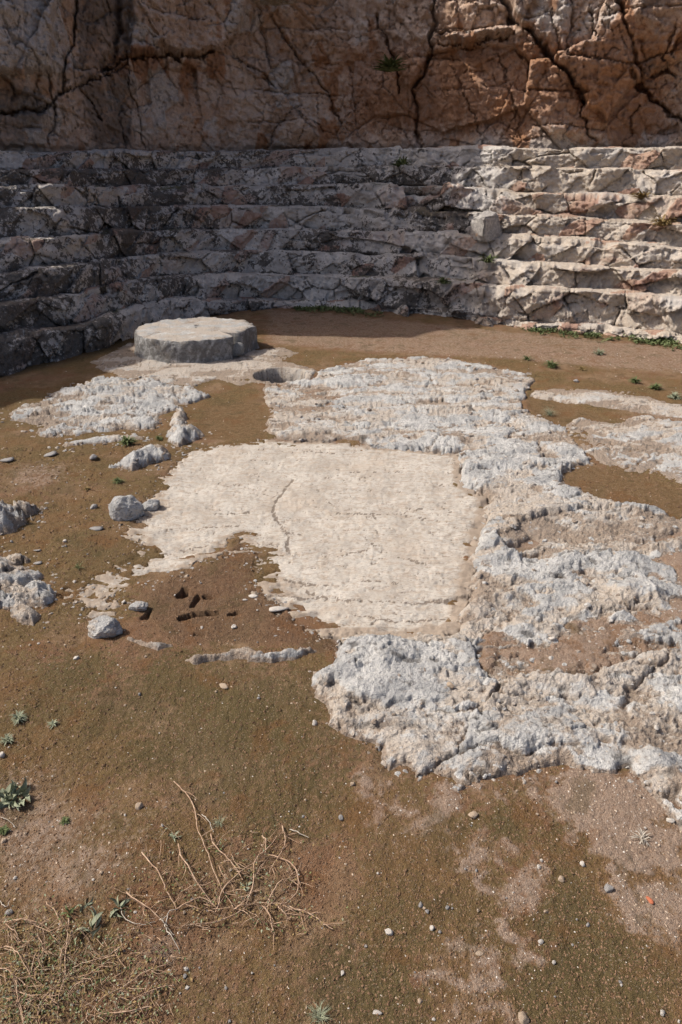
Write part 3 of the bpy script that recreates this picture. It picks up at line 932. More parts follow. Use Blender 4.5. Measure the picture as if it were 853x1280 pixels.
def build_tier(k):
    zlo = ZC[k - 1] - .05 if k else ZC[0] * 0 - .12
    zhi = ZC[k]
    nv, nt = 26, 9
    tv = np.linspace(0, 1, nv).astype(F32)[:, None]
    tr = np.linspace(0, 1, nt + 1).astype(F32)[1:, None]
    zr = zlo[None, :] + (zhi - zlo)[None, :] * tv
    batter = .05
    rr = RC[k][None, :] + batter * (zr - zlo[None, :])
    r_end = RC[k + 1] + .12
    r2 = rr[-1:, :] + (r_end[None, :] - rr[-1:, :]) * tr
    z2 = np.repeat(zhi[None, :], nt, 0)
    r = np.concatenate([rr, r2], 0); z = np.concatenate([zr, z2], 0)
    S = np.repeat(ARC[None, :], nv + nt, 0)
    W = np.concatenate([zr, zhi[None, :] + (r2 - rr[-1:, :])], 0)       # running length up the profile
    isT = np.concatenate([np.zeros((nv, NP_), F32), np.ones((nt, NP_), F32)], 0)
    hgt = np.maximum(zhi - zlo, .05)[None, :]
    vt = np.concatenate([np.repeat(tv, NP_, 1), np.ones((nt, NP_), F32)], 0)
    west = WEST[None, :]; east = EAST[None, :]
    off = k * 9.7
    wS = S + .035 * fbm(S * 2.5, W * 2.5 + off, 3, 401) + .012 * fbm(S * 14, W * 14 + off, 2, 403); wW = W + .03 * fbm(S * 3, W * 3 + off, 3, 411) + .012 * fbm(S * 14 + 5, W * 14 + off, 2, 413)
    # blocks between open joints, each a tilted facet
    f1, f2, a1, a2, a3, vx, vy = voronoi(wS * 1.9 + wW * .55 + off, wW * 2.6 + off * .37, 421 + k)
    j1 = f2 - f1
    ru, rv = wS * .80 + wW * .60, wW * .80 - wS * .60              # slanting bedding of the rock
    g1, g2, b1, b2, b3, wx, wy = voronoi(ru * 2.6 + off, rv * 6.5 + off, 441 + k)
    j2 = g2 - g1
    h1, h2, c1, c2, c3, ux, uy = voronoi(wS * 12 + off, wW * 15 + off, 461 + k)
    nl = fbm(S * .8, W * .8 + off, 3, 481); nm = fbm(S * 4, W * 5 + off, 4, 491); nf = fbm(S * 17, W * 20 + off, 4, 501)
    rough = .75 + .5 * west
    D = .11 * nl + .10 * (a1 - .5) + .24 * (vx * (a2 - .5) + vy * (a3 - .6)) + .05 * (b1 - .5) + .13 * (wx * (b2 - .5) + wy * (b3 - .5))
    e1, e2, y1, y2, y3, zx, zy = voronoi(wS * 27 + off, wW * 30 + off, 471)
    D = D + .012 * (c1 - .5) + .040 * (ux * (c2 - .5) + uy * (c3 - .5)) + .010 * (y1 - .5) + .028 * (zx * (y2 - .5) + zy * (y3 - .5)) + rough * (.040 * nm + .020 * nf)
    hasj = sstep(-.02, .20, fbm(S * 1.2 + 4, W * 1.2 + off, 2, 511))
    hasj2 = sstep(.08, .28, fbm(S * 2.0 + 9, W * 2.0 + off, 2, 521))
    cr = np.maximum(sstep(.040, .006, j1) * hasj, .7 * sstep(.045, .0, j2) * hasj2)
    D = D - .075 * cr
    # the front edge is broken back, more in places; the foot is a little undercut
    chip = np.clip(.45 + 1.1 * fbm(S * 1.6, S * 0 + off, 3, 531) + .5 * fbm(S * 7, S * 0 + off, 2, 541), 0, 1.4)
    dist_edge = np.where(isT > .5, (W - zhi[None, :]), (1 - vt) * hgt)
    chip = chip * (.7 + 1.3 * (a2 > .68))
    ruin = np.exp(-((np.repeat(PH[None, :], nv + nt, 0) - .13) / .10) ** 2)
    worn = chip * (1 + .8 * ruin) * np.exp(-(dist_edge / (.06 + .05 * ruin)) ** 2)
    D = D + ruin * (.16 * (a1 - .5) + .06 * nm)
    under = sstep(.16, .0, vt) * (1 - isT)
    D = D * np.where(isT > .5, .22, 1) - .075 * worn * (1 - isT) - .05 * under * (k > 0)
    Dz = np.where(isT > .5, D * 1.0 - .055 * worn, -.040 * worn)
    Dr = np.where(isT > .5, .0 * D, -D)
    # carry the riser's relief on to the front of the tread so that the edge stays closed
    edgeD = D[nv - 1:nv, :]
    Dr = Dr + np.where(isT > .5, -edgeD * np.clip(1 - (W - zhi[None, :]) / .16, 0, 1), 0)
    edgeZ = Dz[nv - 1:nv, :]
    gapx = sstep(.35, .75, fbm(S * .55 + 31, S * 0 + off, 3, 551)) * .10
    P = polar(r + Dr, np.repeat(PH[None, :], nv + nt, 0), z + Dz - gapx * sstep(.5, 1, vt))
    n_s = fbm(S * .5 + 5, W * .7 + off, 4, 561)
    lich = np.clip(.32 + .22 * west - .60 * east + .75 * n_s - .05 * isT + .25 * sstep(.35, .0, vt) * (1 - isT), 0, 1)
    pink = np.clip(1.25 * sstep(.72, .95, b1) * (.55 + .25 * east) + .8 * sstep(.8, .97, a1) * .7 + .25 * east * sstep(0, .4, nm), 0, 1)
    cream = np.clip(.30 + .40 * east + .5 * fbm(S * 1.1, W * 1.4 + off, 3, 571), 0, 1)
    moss = np.clip(.75 * sstep(.18, .42, fbm(S * 1.5 + 3, W * 2 + off, 3, 581)) * (.35 + .65 * isT) * (1 - .5 * east), 0, 1)
    dust = np.clip(isT * (.42 + .5 * n_s) + .55 * under * isT, 0, 1)
    crk = np.clip(cr + .25 * under, 0, 1)
    q = grid_faces(nv + nt, NP_)[:, ::-1]
    me = mesh_np('step', P.reshape(-1, 3), q, STEPM, {'lichen': lich, 'pink': pink, 'cream': cream, 'moss': moss, 'dust': dust, 'crack': crk})
    o = link('step', me, steps)
    return o


for k in range(NT):
    build_tier(k)

# ------------------------------------------------------------------ cliff
RB = RC[NT] + .02
ZB = ZC[NT - 1]
# the skyline is set by where its shadow ends on the ground and on the steps
EDGE = [(-70, 545, 0), (0, 518, 0), (60, 500, 0), (110, 486, 0), (150, 468, 0), (200, 446, 0), (260, 438, 0), (330, 440, 0), (400, 440, 0), (470, 433, 0), (540, 424, 0), (600, 417, 0), (655, 410, 0)]
sky_phi, sky_z = [], []
for px, py, ze in EDGE:
    x0, y0 = G(px, py, ze)
    for t in np.arange(.5, 40, .02):
        X = x0 + SUN_VEC[0] * t; Y = y0 + SUN_VEC[1] * t; Z = ze + SUN_VEC[2] * t
        ph = math.atan2(X, Y)
        if ph < PHI_MAX_L:
            break
        if math.hypot(X, Y) > float(np.interp(ph, PH, RB)) + .35:
            sky_phi.append(ph); sky_z.append(Z)
            break
print('skyline', [(round(a, 3), round(b, 2)) for a, b in zip(sky_phi, sky_z)])
for px, py, k in ((660, 392, 1), (642, 345, 2), (628, 315, 3), (610, 288, 4), (600, 250, 5), (606, 222, 6)):
    d = ray(px, py)
    ph0 = math.atan2(d[0], d[1])
    rr0 = float(np.interp(ph0, PH, RC[k])) + .02
    t0 = rr0 / math.hypot(d[0], d[1])
    x0, y0, z0 = d[0] * t0, d[1] * t0, CAM_H + d[2] * t0
    for t in np.arange(.5, 40, .02):
        X = x0 + SUN_VEC[0] * t; Y = y0 + SUN_VEC[1] * t; Z = z0 + SUN_VEC[2] * t
        ph = math.atan2(X, Y)
        if math.hypot(X, Y) > float(np.interp(ph, PH, RB)) + .35:
            sky_phi.append(ph); sky_z.append(Z)
            print('step edge', px, py, round(ph, 3), round(Z, 2))
            break
o_ = np.argsort(sky_phi)
SKY_P = np.array(sky_phi)[o_]; SKY_Z = np.array(sky_z)[o_]


def to_wall(pts):
    out = []
    for px, py in pts:
        d = ray(px, py)
        ph = math.atan2(d[0], d[1])
        t = float(np.interp(ph, PH, RB)) / math.hypot(d[0], d[1])
        out.append((float(np.interp(ph, PH, ARC)), CAM_H + d[2] * t))
    return np.array(out, F32)


CLIFF_CRACKS = [([(546, -30), (540, 40), (541, 62), (526, 88), (519, 110), (521, 150), (526, 188)], .060, .30),
                ([(625, -20), (645, 22), (668, 38), (685, 60), (708, 82), (722, 105), (727, 125)], .075, .34), ([(727, 125), (726, 142), (745, 172)], .035, .18),
                ([(338, 10), (348, 30), (370, 65), (395, 90), (412, 120), (425, 152)], .045, .18), ([(0, 137), (50, 132), (75, 118), (110, 100), (160, 80)], .045, .20),
                ([(120, 85), (165, 69), (210, 66), (240, 69), (268, 66)], .045, .30), ([(97, -10), (90, 50), (82, 80), (78, 118)], .060, .24),
                ([(145, -20), (148, 30), (140, 65), (130, 80)], .130, .30), ([(160, 60), (163, 110), (175, 150), (181, 188)], .032, .16),
                ([(790, 92), (820, 122), (853, 147), (900, 175)], .050, .26), ([(772, 0), (790, 60), (806, 100)], .060, .20), ([(738, 5), (742, 46)], .025, .12),
                ([(640, 128), (650, 150), (640, 176)], .018, .10), ([(565, 80), (590, 130), (606, 180)], .022, .10), ([(622, 62), (642, 112), (645, 136), (634, 164)], .020, .10),
                ([(470, 10), (482, 40), (496, 75), (501, 115)], .050, .22), ([(545, 30), (575, 36), (600, 32), (628, 26)], .032, .20), ([(548, 50), (580, 55), (615, 46), (640, 40)], .030, .16),
                ([(375, 132), (358, 145), (344, 165), (334, 186)], .025, .12), ([(375, 140), (400, 158), (428, 178)], .022, .10), ([(486, 138), (478, 166)], .02, .10),
                ([(60, 90), (70, 135), (60, 175)], .04, .14), ([(150, 150), (155, 190)], .03, .12), ([(800, 130), (785, 165), (778, 185)], .028, .12),
                ([(205, 80), (205, 20), (206, -20)], .015, .08), ([(165, 30), (250, 25), (300, 30)], .014, .07), ([(440, 125), (475, 124)], .012, .06),
                ([(100, 110), (118, 130), (128, 150)], .05, .18), ([(690, 10), (700, 60), (720, 70)], .022, .10), ([(700, 175), (720, 150)], .018, .07),
                ([(290, 70), (330, 90), (345, 110)], .03, .12), ([(320, 0), (330, 40), (340, 80)], .05, .12), ([(845, 30), (830, 70), (840, 90)], .03, .14)]
CLIFF_PROUD = [([(166, -70), (330, -70), (300, 40), (276, 64), (240, 66), (210, 63), (166, 66)], .17), ([(628, -70), (960, -70), (900, 40), (800, 95), (760, 150), (727, 118), (708, 78), (685, 55), (645, 18)], .20),
               ([(548, 36), (576, 40), (628, 29), (642, 36), (612, 43), (574, 51)], .16), ([(-80, -70), (72, -70), (66, 90), (0, 92), (-80, 95)], .22), ([(500, 60), (520, 50), (528, 85), (510, 110), (498, 90)], .12),
               ([(0, 140), (60, 136), (58, 180), (0, 185)], .10), ([(205, 68), (232, 68), (234, 82), (208, 84)], .10), ([(355, 150), (380, 140), (405, 165), (410, 184), (340, 184)], .10)]


def build_cliff():
    rim = np.interp(PH, SKY_P, SKY_Z).astype(F32)
    rim = np.where(PH > SKY_P[-1], SKY_Z[-1] + 1.0 * np.clip((PH - SKY_P[-1]) / .2, 0, 1), rim)
    rim = rim + .10 * fbm(ARC * 1.3, ARC * 0 + 3, 4, 611) + .05 * fbm(ARC * 5, ARC * 0 + 3, 2, 613)
    rim = np.maximum(rim, 3.6) * FADE - .25 * (1 - FADE)
    # the left bend of the steps lies wholly in shade
    need = np.zeros_like(rim)
    for px in range(-60, 420, 12):
        d = ray(px, 300)
        ph0 = math.atan2(d[0], d[1])
        for k in range(NT):
            r0 = float(np.interp(ph0, PH, RC[k]))
            z0 = float(np.interp(ph0, PH, ZC[k])) + .02
            x0, y0 = r0 * math.sin(ph0), r0 * math.cos(ph0)
            for t in np.arange(.3, 25, .03):
                X, Y, Z_ = x0 + SUN_VEC[0] * t, y0 + SUN_VEC[1] * t, z0 + SUN_VEC[2] * t
                ph = math.atan2(X, Y)
                if math.hypot(X, Y) > float(np.interp(ph, PH, RB)) + .35:
                    w_ = np.abs(PH - ph) < .02
                    need[w_] = np.maximum(need[w_], min(Z_ + .2, 7.5))
                    break
    rim = np.maximum(rim, need)
    # a dip in the skyline lets the sun on to the drum
    cap = np.full_like(rim, 99.0)
    for px, py in ((176, 414), (190, 405), (215, 402), (243, 400), (280, 402), (305, 405), (316, 411), (240, 418), (200, 420)):
        x0, y0 = G(px, py, .235)
        for t in np.arange(1.5, 16, .03):
            X, Y, Z_ = x0 + SUN_VEC[0] * t, y0 + SUN_VEC[1] * t, .235 + SUN_VEC[2] * t
            ph = math.atan2(X, Y)
            if math.hypot(X, Y) > float(np.interp(ph, PH, RB)) - .35:
                w_ = np.abs(PH - ph) < .012
                cap[w_] = np.minimum(cap[w_], Z_ - .15)
    rim = np.minimum(rim, cap)
    nfine = 190
    zf = np.linspace(0, 1, nfine).astype(F32)[:, None]
    ztop = np.minimum(4.45, rim - .06)
    zlo = np.minimum(ZB - .14, ztop - .3)
    zl = zlo[None, :] + (ztop - zlo)[None, :] * zf
    rim = np.maximum(rim, zl[-1] + .02)
    cu = np.linspace(0, 1, 40).astype(F32)[1:, None]
    zu = zl[-1:, :] + (rim[None, :] - zl[-1:, :]) * cu
    z = np.concatenate([zl, zu], 0)
    nv = z.shape[0]
    S = np.repeat(ARC[None, :], nv, 0)
    Z = z
    wS = S + .06 * fbm(S * 1.3, Z * 1.3, 3, 621) + .02 * fbm(S * 7, Z * 7, 2, 625); wZ = Z + .06 * fbm(S * 1.5, Z * 1.5, 3, 623) + .02 * fbm(S * 7, Z * 7, 2, 627)
    nl = fbm(S * .33, Z * .4, 3, 631); nm = fbm(S * 1.8, Z * 2.0, 5, 633); nf = fbm(S * 9, Z * 10, 4, 635); ng = fbm(S * 28, Z * 30, 3, 637)
    f1, f2, a1, a2, a3, vx, vy = voronoi(wS * .85 + wZ * .35, wZ * .95 - wS * .2, 641)
    g1, g2, b1, b2, b3, wx, wy = voronoi(wS * 2.4 - wZ * .8, wZ * 2.2 + wS * .5, 643)
    h1, h2, c1, c2, c3, ux, uy = voronoi(wS * 7.5 + wZ * 1.5, wZ * 6.0, 645)
    i1, i2, d1, d2, d3, tx, ty = voronoi(S * 22, Z * 19, 647)
    D = .34 * nl + .22 * (a1 - .5) + .34 * (vx * (a2 - .5) + vy * (a3 - .5)) + .06 * (b1 - .5) + .16 * (wx * (b2 - .5) + wy * (b3 - .5))
    D = D + .030 * (c1 - .5) + .10 * (ux * (c2 - .5) + uy * (c3 - .5)) + .050 * (tx * (d2 - .5) + ty * (d3 - .5)) + .016 * (d1 - .5) + .10 * nm + .055 * nf + .018 * ng
    # bedding ledges and near-vertical joints break the face into rough courses
    bz = Z * 2.6 + S * .10 + .5 * fbm(S * .7, Z * 1.2, 3, 681) + .10 * nf
    bed = bz - np.floor(bz)
    bk = sstep(-.15, .25, fbm(S * .8 + 3, Z * 1.4, 3, 683))
    D = D + .075 * (bed - .4) * sstep(1.0, .90, bed) * bk
    vz = S * 1.5 + Z * .25 + .6 * fbm(S * 1.1, Z * .6, 3, 685) + .10 * nf
    ved = vz - np.floor(vz)
    vk = sstep(-.05, .3, fbm(S * 1.0 + 13, Z * .9, 3, 687))
    D = D + .10 * (ved - .5) * sstep(1.0, .93, ved) * vk
    b3_ = Z * 8.5 + S * .6 + .9 * fbm(S * 2.2, Z * 3.0, 3, 689); bd3 = b3_ - np.floor(b3_)
    D = D + .026 * (bd3 - .4) * sstep(1.0, .86, bd3) * sstep(-.1, .25, fbm(S * 2 + 7, Z * 2.4, 3, 691))
    seam = np.maximum(sstep(.06, .0, bed) * bk, .8 * sstep(.05, .0, ved) * vk)
    j = np.maximum(.6 * sstep(.04, 0, f2 - f1) * sstep(-.1, .2, fbm(S * .9, Z * .9, 2, 651)), .6 * sstep(.045, 0, g2 - g1) * sstep(.0, .25, fbm(S * 1.2 + 8, Z * 1.2, 2, 653)))
    j = np.maximum(j, .5 * sstep(.07, 0, h2 - h1) * sstep(.05, .25, fbm(S * 1.5 + 18, Z * 1.5, 2, 655) + .12))
    j = np.maximum(j, .75 * seam)
    D = D - .10 * j
    pS = S + .05 * nm + .03 * nf; pZ = Z + .05 * fbm(S * 2 + 7, Z * 2, 3, 661) + .03 * ng
    cS = pS + .07 * fbm(S * 5, Z * 5, 3, 663); cZ = pZ + .07 * fbm(S * 5 + 9, Z * 5, 3, 665)
    for pts, h in CLIFF_PROUD:
        D = D + 1.35 * h * sstep(-.015, .025, sdf(cS, cZ, to_wall(pts), .5))
    ck = np.zeros(S.shape, F32)
    for pts, w, dep in CLIFF_CRACKS:
        s = stroke(cS, cZ, to_wall(pts), w * (.50 if dep > .25 else .38))
        D = D - dep * (.65 + .5 * nm) * sstep(.25, .75, s)
        ck = np.maximum(ck, sstep(.45, .95, s))
    foot = sstep(.10, 0, (Z - ZB[None, :]))
    D = D * (1 - .55 * sstep(.25, 0, Z - ZB[None, :])) - .04 * foot
    lean = .07 * np.maximum(Z - ZB[None, :], 0)
    r = RB[None, :] + .20 + lean - D
    ph2 = np.repeat(PH[None, :], nv, 0)
    P = polar(r, ph2, Z)
    # the hill behind the rim, and its outer slope down to the plain
    back = []
    for dr, dz in ((.5, -.02), (1.5, -.2), (4, -.9), (9, -2.2)):
        back.append(polar(r[-1] + dr, PH, np.maximum(rim + dz, -.3)))
    back.append(polar(r[-1] + 16, PH, np.full_like(PH, -.6)))
    P = np.concatenate([P, np.stack(back)], 0)
    ext = lambda a: np.concatenate([a, np.repeat(a[-1:], 5, 0)], 0)

    def area(pts, soft=.25):
        return sstep(-soft, soft, sdf(pS, pZ, to_wall(pts), .8))
    n_a = fbm(S * .7, Z * .9, 4, 671); n_b = fbm(S * 2.2 + 3, Z * 1.2, 4, 673)
    grey = np.clip(.26 + .7 * nm * .6 + .55 * n_a + .55 * sstep(.75, .97, b1) + .9 * area([(-80, -60), (68, -60), (62, 85), (0, 90), (-80, 90)]) + .45 * area([(640, -60), (720, -60), (740, 90), (690, 80)]) +
                   .4 * area([(590, 90), (720, 100), (730, 170), (600, 180)]), 0, 1)
    rust = np.clip(.2 + .8 * sstep(.1, .45, n_b) + .65 * area([(420, 40), (860, 20), (860, 180), (420, 180)], .4) - .3 * area([(-80, -80), (150, -80), (150, 190), (-80, 190)]), 0, 1)
    black = np.clip(.14 + .9 * nm * .5 + .5 * fbm(S * 1.1 + 9, Z * .5, 4, 675) + .7 * area([(95, -60), (170, -60), (168, 190), (120, 190), (95, 100)]) + .5 * area([(-80, 95), (60, 95), (50, 190), (-80, 190)]) +
                    .45 * area([(790, -60), (845, -60), (840, 120), (800, 110)]) - .2 * area([(540, 60), (740, 60), (740, 180), (540, 180)], .4), 0, 1)
    crk = np.clip(np.maximum(ck * .9, j * .8) + .35 * foot, 0, 1)
    q = grid_faces(P.shape[0], NP_)[:, ::-1]
    me = mesh_np('cliff', P.reshape(-1, 3), q, CLIFFM, {k: ext(v) for k, v in (('grey', grey), ('rust', rust), ('black', black), ('crack', crk))})
    link('cliff', me, kind='structure', label='tall rough reddish brown cliff with deep cracks rising behind the rock steps')
    return r, rim


CL_R, CL_RIM = build_cliff()

# ------------------------------------------------------------------ the stone drum and loose stones
DF = np.array(G(233, 457)); DL = np.array(G(163, 447)); DR = np.array(G(317, 447))
DRUM_R = float((DR[0] - DL[0]) / 2) * 1.0
DRUM_C = (DF[0], DF[1] + DRUM_R * .98)
DRUM_H = .235


def build_drum():
    nth, nz = 260, 30
    th = np.linspace(-math.pi, math.pi, nth + 1).astype(F32)      # 0 faces the camera, positive to the right
    zz = np.linspace(-.05, DRUM_H, nz).astype(F32)
    T, Z = np.meshgrid(th, zz)
    nx = np.cos(T) * 3.0; ny = np.sin(T) * 3.0
    n1 = fbm(nx * 1.0 + Z * 3, ny * 1.0 + Z * 4, 4, 701); n2 = fbm(nx * 4 + Z * 9, ny * 4 - Z * 11, 4, 703)
    f1, f2, a1, a2, a3, vx, vy = voronoi(nx * 1.3 + Z * 2 + .3 * n1, ny * 1.3 + Z * 3.0, 705)
    r = DRUM_R * (1 + .012 * n1) + .007 * n2 + .008 * (a1 - .5)
    vein = sstep(.06, 0, f2 - f1)
    r = r - .006 * vein
    # broken corner on the right: a cut with a deep cleft in it
    cut = sstep(.84, .92, T) * sstep(1.75, 1.6, T)
    cleft = np.exp(-((T - .92 - .1 * (Z / DRUM_H - .5)) / .075) ** 2)
    r = r - .065 * cut - .19 * cleft * sstep(-.02, .06, Z)
    r = r - .03 * sstep(.02, .24, Z) * 0 + .02 * sstep(.08, 0, Z)
    chip = np.clip(.4 + 1.2 * fbm(np.cos(T) * 5, np.sin(T) * 5, 3, 707), 0, 1.3)
    r = r - .022 * chip * np.exp(-((Z - DRUM_H) / .05) ** 2) - .008 * np.exp(-((Z - DRUM_H) / .015) ** 2)
    rows_ = [np.stack([np.sin(T) * r, -np.cos(T) * r, Z - .020 * chip * np.exp(-((Z - DRUM_H) / .02) ** 2)], -1)]
    att = [np.stack([.35 + .5 * n1, .25 + .3 * n1 + 0 * Z, np.clip(vein * .6 + .80 + .5 * n2 + .5 * cleft, 0, 1)], -1)]  # side and cleft darkened in colour for their shade; veins are the stone's own
    top_r = r[-1]
    for s in np.linspace(.985, .02, 46):
        rr = top_r * (s + (1 - s) * 0)
        X = np.sin(th) * rr; Y = -np.cos(th) * rr
        zt = DRUM_H + .010 * fbm(X * 3, Y * 3, 3, 711) + .006 * fbm(X * 14, Y * 14, 3, 713) - .02 * chip[-1] * math.exp(-((1 - s) / .06) ** 2)
        zt = zt - .05 * sstep(.045, .02, np.hypot(X - .0, Y - .12))
        edge_l = sstep(-.15, -.45, X) * sstep(-.1, -.45, Y)
        zt = zt - .03 * edge_l
        rows_.append(np.stack([X, Y, zt], -1)[None])
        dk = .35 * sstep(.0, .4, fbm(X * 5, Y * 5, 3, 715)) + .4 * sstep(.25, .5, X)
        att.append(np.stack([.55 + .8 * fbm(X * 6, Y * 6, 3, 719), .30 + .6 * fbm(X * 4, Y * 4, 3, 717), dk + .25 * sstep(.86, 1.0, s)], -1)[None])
    P = np.concatenate(rows_, 0); A = np.clip(np.concatenate(att, 0), 0, 1)
    q = grid_faces(P.shape[0], nth + 1)
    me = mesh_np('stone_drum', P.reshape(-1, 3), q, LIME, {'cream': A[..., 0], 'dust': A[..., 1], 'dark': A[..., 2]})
    o = link('stone_drum', me, label='broad low cylindrical stone drum with a broken right corner near the steps', category='stone drum')
    o.location = (DRUM_C[0], DRUM_C[1], 0)


build_drum()

import bmesh


def stone_mesh(name, mat, seed, sub=2, flat=.7, sharp=.5, long=1.0):
    bm = bmesh.new()
    bmesh.ops.create_icosphere(bm, subdivisions=sub, radius=1.0)
    rs = np.random.default_rng(seed)
    planes = rs.normal(size=(13, 3)); planes /= np.linalg.norm(planes, axis=1)[:, None]
    dist = rs.uniform(.48, .85, 13)
    for v in bm.verts:
        p = np.array(v.co)
        for n_, d_ in zip(planes, dist):
            e = p @ n_ - d_
            if e > 0:
                p = p - n_ * e * sharp
        p = p * (1 + .05 * rs.normal())
        v.co = (p[0] * long, p[1], p[2] * flat)
    me = bpy.data.meshes.new(name)
    bm.to_mesh(me); bm.free()
    me.polygons.foreach_set('use_smooth', np.full(len(me.polygons), sub > 1, bool))
    me.materials.append(mat)
    return me


PM = {}
for key, mat in (('white', PEB_PALE), ('tan', PEB_TAN), ('grey', PEB_GREY)):
    PM[key] = [stone_mesh('pebble', mat, 50 + i + len(key) * 13, 3, .62 + .1 * i, .93) for i in range(4)]
    PM[key + '_small'] = [stone_mesh('pebble', mat, 90 + i + len(key) * 17, 1, .6 + .12 * i, .7) for i in range(4)]
    PM[key + '_flat'] = [stone_mesh('pebble', mat, 130 + i + len(key) * 19, 2, .30, .8, 1.5) for i in range(3)]
PM['clay'] = [stone_mesh('terracotta_shard', CLAY, 5, 2, .35, .9, 1.6)]

PEBBLES = [  # column, row, radius in photo pixels, kind, label
    (174, 1007, 8, 'tan', 'largest tan pebble on the mossy soil above the sprawling dry plant'), (204, 1036, 3, 'white', 'small round white pebble just below and right of the largest tan pebble'),
    (280, 855, 6, 'tan_flat', 'flat tan stone chip casting a dark shadow below the strip of white rock'), (591, 1016, 8, 'tan', 'largest tan pebble below the front edge of the big outcrop'),
    (728, 1078, 5, 'white', 'greenish white pebble at the edge of dark moss at lower right'), (702, 1098, 6, 'tan', 'angular cream pebble between the greenish white pebble and the sandy patch'),
    (677, 1077, 3, 'white', 'upper one of two white pebbles touching each other on sandy soil'), (674, 1085, 4, 'white', 'lower one of two white pebbles touching each other on sandy soil'),
    (761, 1110, 7, 'grey', 'smooth oval grey pebble on sandy soil left of the orange shard'), (812, 1124, 6, 'clay', 'bright orange terracotta shard on sandy soil at the right'),
    (682, 1139, 4, 'tan', 'small cream pebble on dark moss below the angular cream pebble'), (735, 1155, 4, 'grey', 'small upright grey pebble on dark moss below the oval grey pebble'),
    (676, 1177, 5, 'white', 'white pebble with a long dark shadow on moss at lower right'), (692, 1203, 4, 'white', 'flat whitish pebble just below the white pebble with the long shadow'),
    (486, 1162, 7, 'white', 'biggest round white pebble on the brown moss near the bottom centre'), (540, 1158, 5, 'white', 'round white pebble right of the biggest round white pebble'),
    (534, 1140, 4, 'grey', 'grey pebble just above the round white pebble at bottom centre'), (526, 1130, 5, 'grey', 'dark grey lumpy pebble among grey crumbs at bottom centre'),
    (560, 1133, 4, 'grey', 'grey pebble nearest the left side of the sandy strip'), (526, 1250, 5, 'tan', 'pinkish elongated pebble standing on the moss at the bottom edge'),
    (471, 1263, 6, 'white_flat', 'flat white pebble at the bottom edge left of the pinkish elongated pebble'), (543, 1273, 4, 'white', 'bright white pebble at the bottom edge right of the pinkish elongated pebble'),
    (655, 1271, 10, 'tan', 'big round cream stone at the bottom edge of the photo'), (428, 1214, 4, 'white', 'white pebble right of the dry plants halfway along the lower edge'),
    (828, 1266, 5, 'white', 'pale pebble in the lower right corner of the photo'), (600, 1191, 5, 'tan_flat', 'flat tan pebble at the foot of the sandy strip'),
    (427, 1019, 5, 'grey', 'square grey pebble on moss below the left end of the big outcrop'), (441, 978, 5, 'tan', 'pale pebble beside the lowest left lobe of the big outcrop'),
    (394, 902, 5, 'white', 'pale pebble close to the left edge of the big outcrop'), (96, 819, 5, 'white', 'pair like white pebble lump on moss below the blocky white and pink stone'),
    (819, 915, 5, 'white', 'white pebble lying in the small sandy pocket of the big outcrop'), (562, 863, 7, 'tan', 'orange tan cobble lodged in the rough top of the big outcrop'),
    (838, 1024, 7, 'white', 'whitish stone at the foot of the outcrop at the right border'), (252, 781, 3, 'white', 'small white pebble below the long dark slot in the dug hollow'),
    (292, 779, 5, 'white', 'white pebble below the short dark slot in the dug hollow'), (306, 746, 4, 'white_flat', 'small flat white flake in the hollow left of the floor edge'),
    (317, 741, 6, 'white_flat', 'flat pale flake touching the broken edge of the cream floor'), (346, 754, 12, 'white_flat', 'longest flat white slab lying loose at the broken floor edge'),
    (155, 750, 4, 'white', 'small pale stone just above the white rugged stone'), (118, 632, 6, 'grey', 'upright pale grey stone on moss left of the rounded grey boulder'),
    (47, 686, 5, 'grey_flat', 'flat grey stone on moss between the two rocks at the left border'), (48, 703, 5, 'grey_flat', 'dark flat stone beside the nearer rock at the left border'),
    (121, 658, 8, 'grey_flat', 'dark grey flat stone on moss below left of the rounded grey boulder'), (81, 676, 4, 'white', 'white chip in the middle of the left mossy patch'),
    (118, 571, 8, 'grey', 'small upright grey rock below the thin sliver of pale rock'), (10, 572, 10, 'grey_flat', 'low grey rock at the left border below the long layered outcrop'),
    (64, 566, 9, 'grey_flat', 'low pale rock left of the small upright grey rock'), (12, 1140, 6, 'grey', 'grey pebble among dry twigs at the left border'),
    (4, 1046, 5, 'tan', 'tan pebble under the bright green weed at the left border'), (3, 940, 6, 'white', 'whitish stone at the left border below the grey green weeds'),
    (234, 1211, 4, 'white', 'topmost of the white pebbles below the forked bleached stem'), (231, 1219, 4, 'grey', 'middle one of the pebbles below the forked bleached stem'),
    (235, 1233, 4, 'white', 'lowest of the white pebbles below the forked bleached stem'), (595, 475 + 0, 5, 'grey', 'grey lump on the far side of the big outcrop'),
    (720, 476, 5, 'grey', 'single dark stone on the brown soil behind the pale ledge'), (690, 800, 6, 'white', 'whitish stone in the gravel channel across the big outcrop'),
]
xs, ys = zip(*[G(p[0], p[1] + p[2] * .5) for p in PEBBLES])
zt, _ = top_many(xs, ys)
prng = random.Random(3)


def pebble(x, y, z, r, kind, label, group=None, cat='pebble', sink=.35):
    me = prng.choice(PM[kind])
    o = link('terracotta_shard' if kind == 'clay' else ('stone' if cat == 'stone' else 'pebble'), me, label=label, category=cat)
    if group:
        o['group'] = group
    s = r
    o.scale = (s * prng.uniform(.9, 1.15), s * prng.uniform(.85, 1.1), s * prng.uniform(.85, 1.15))
    o.rotation_euler = (prng.uniform(-.25, .25), prng.uniform(-.25, .25), prng.uniform(0, 6.28) if 'flat' not in kind else prng.uniform(-.4, .4))
    flat = .3 if ('flat' in kind or kind == 'clay') else .7
    o.location = (x, y, z + s * flat * sink)
    return o


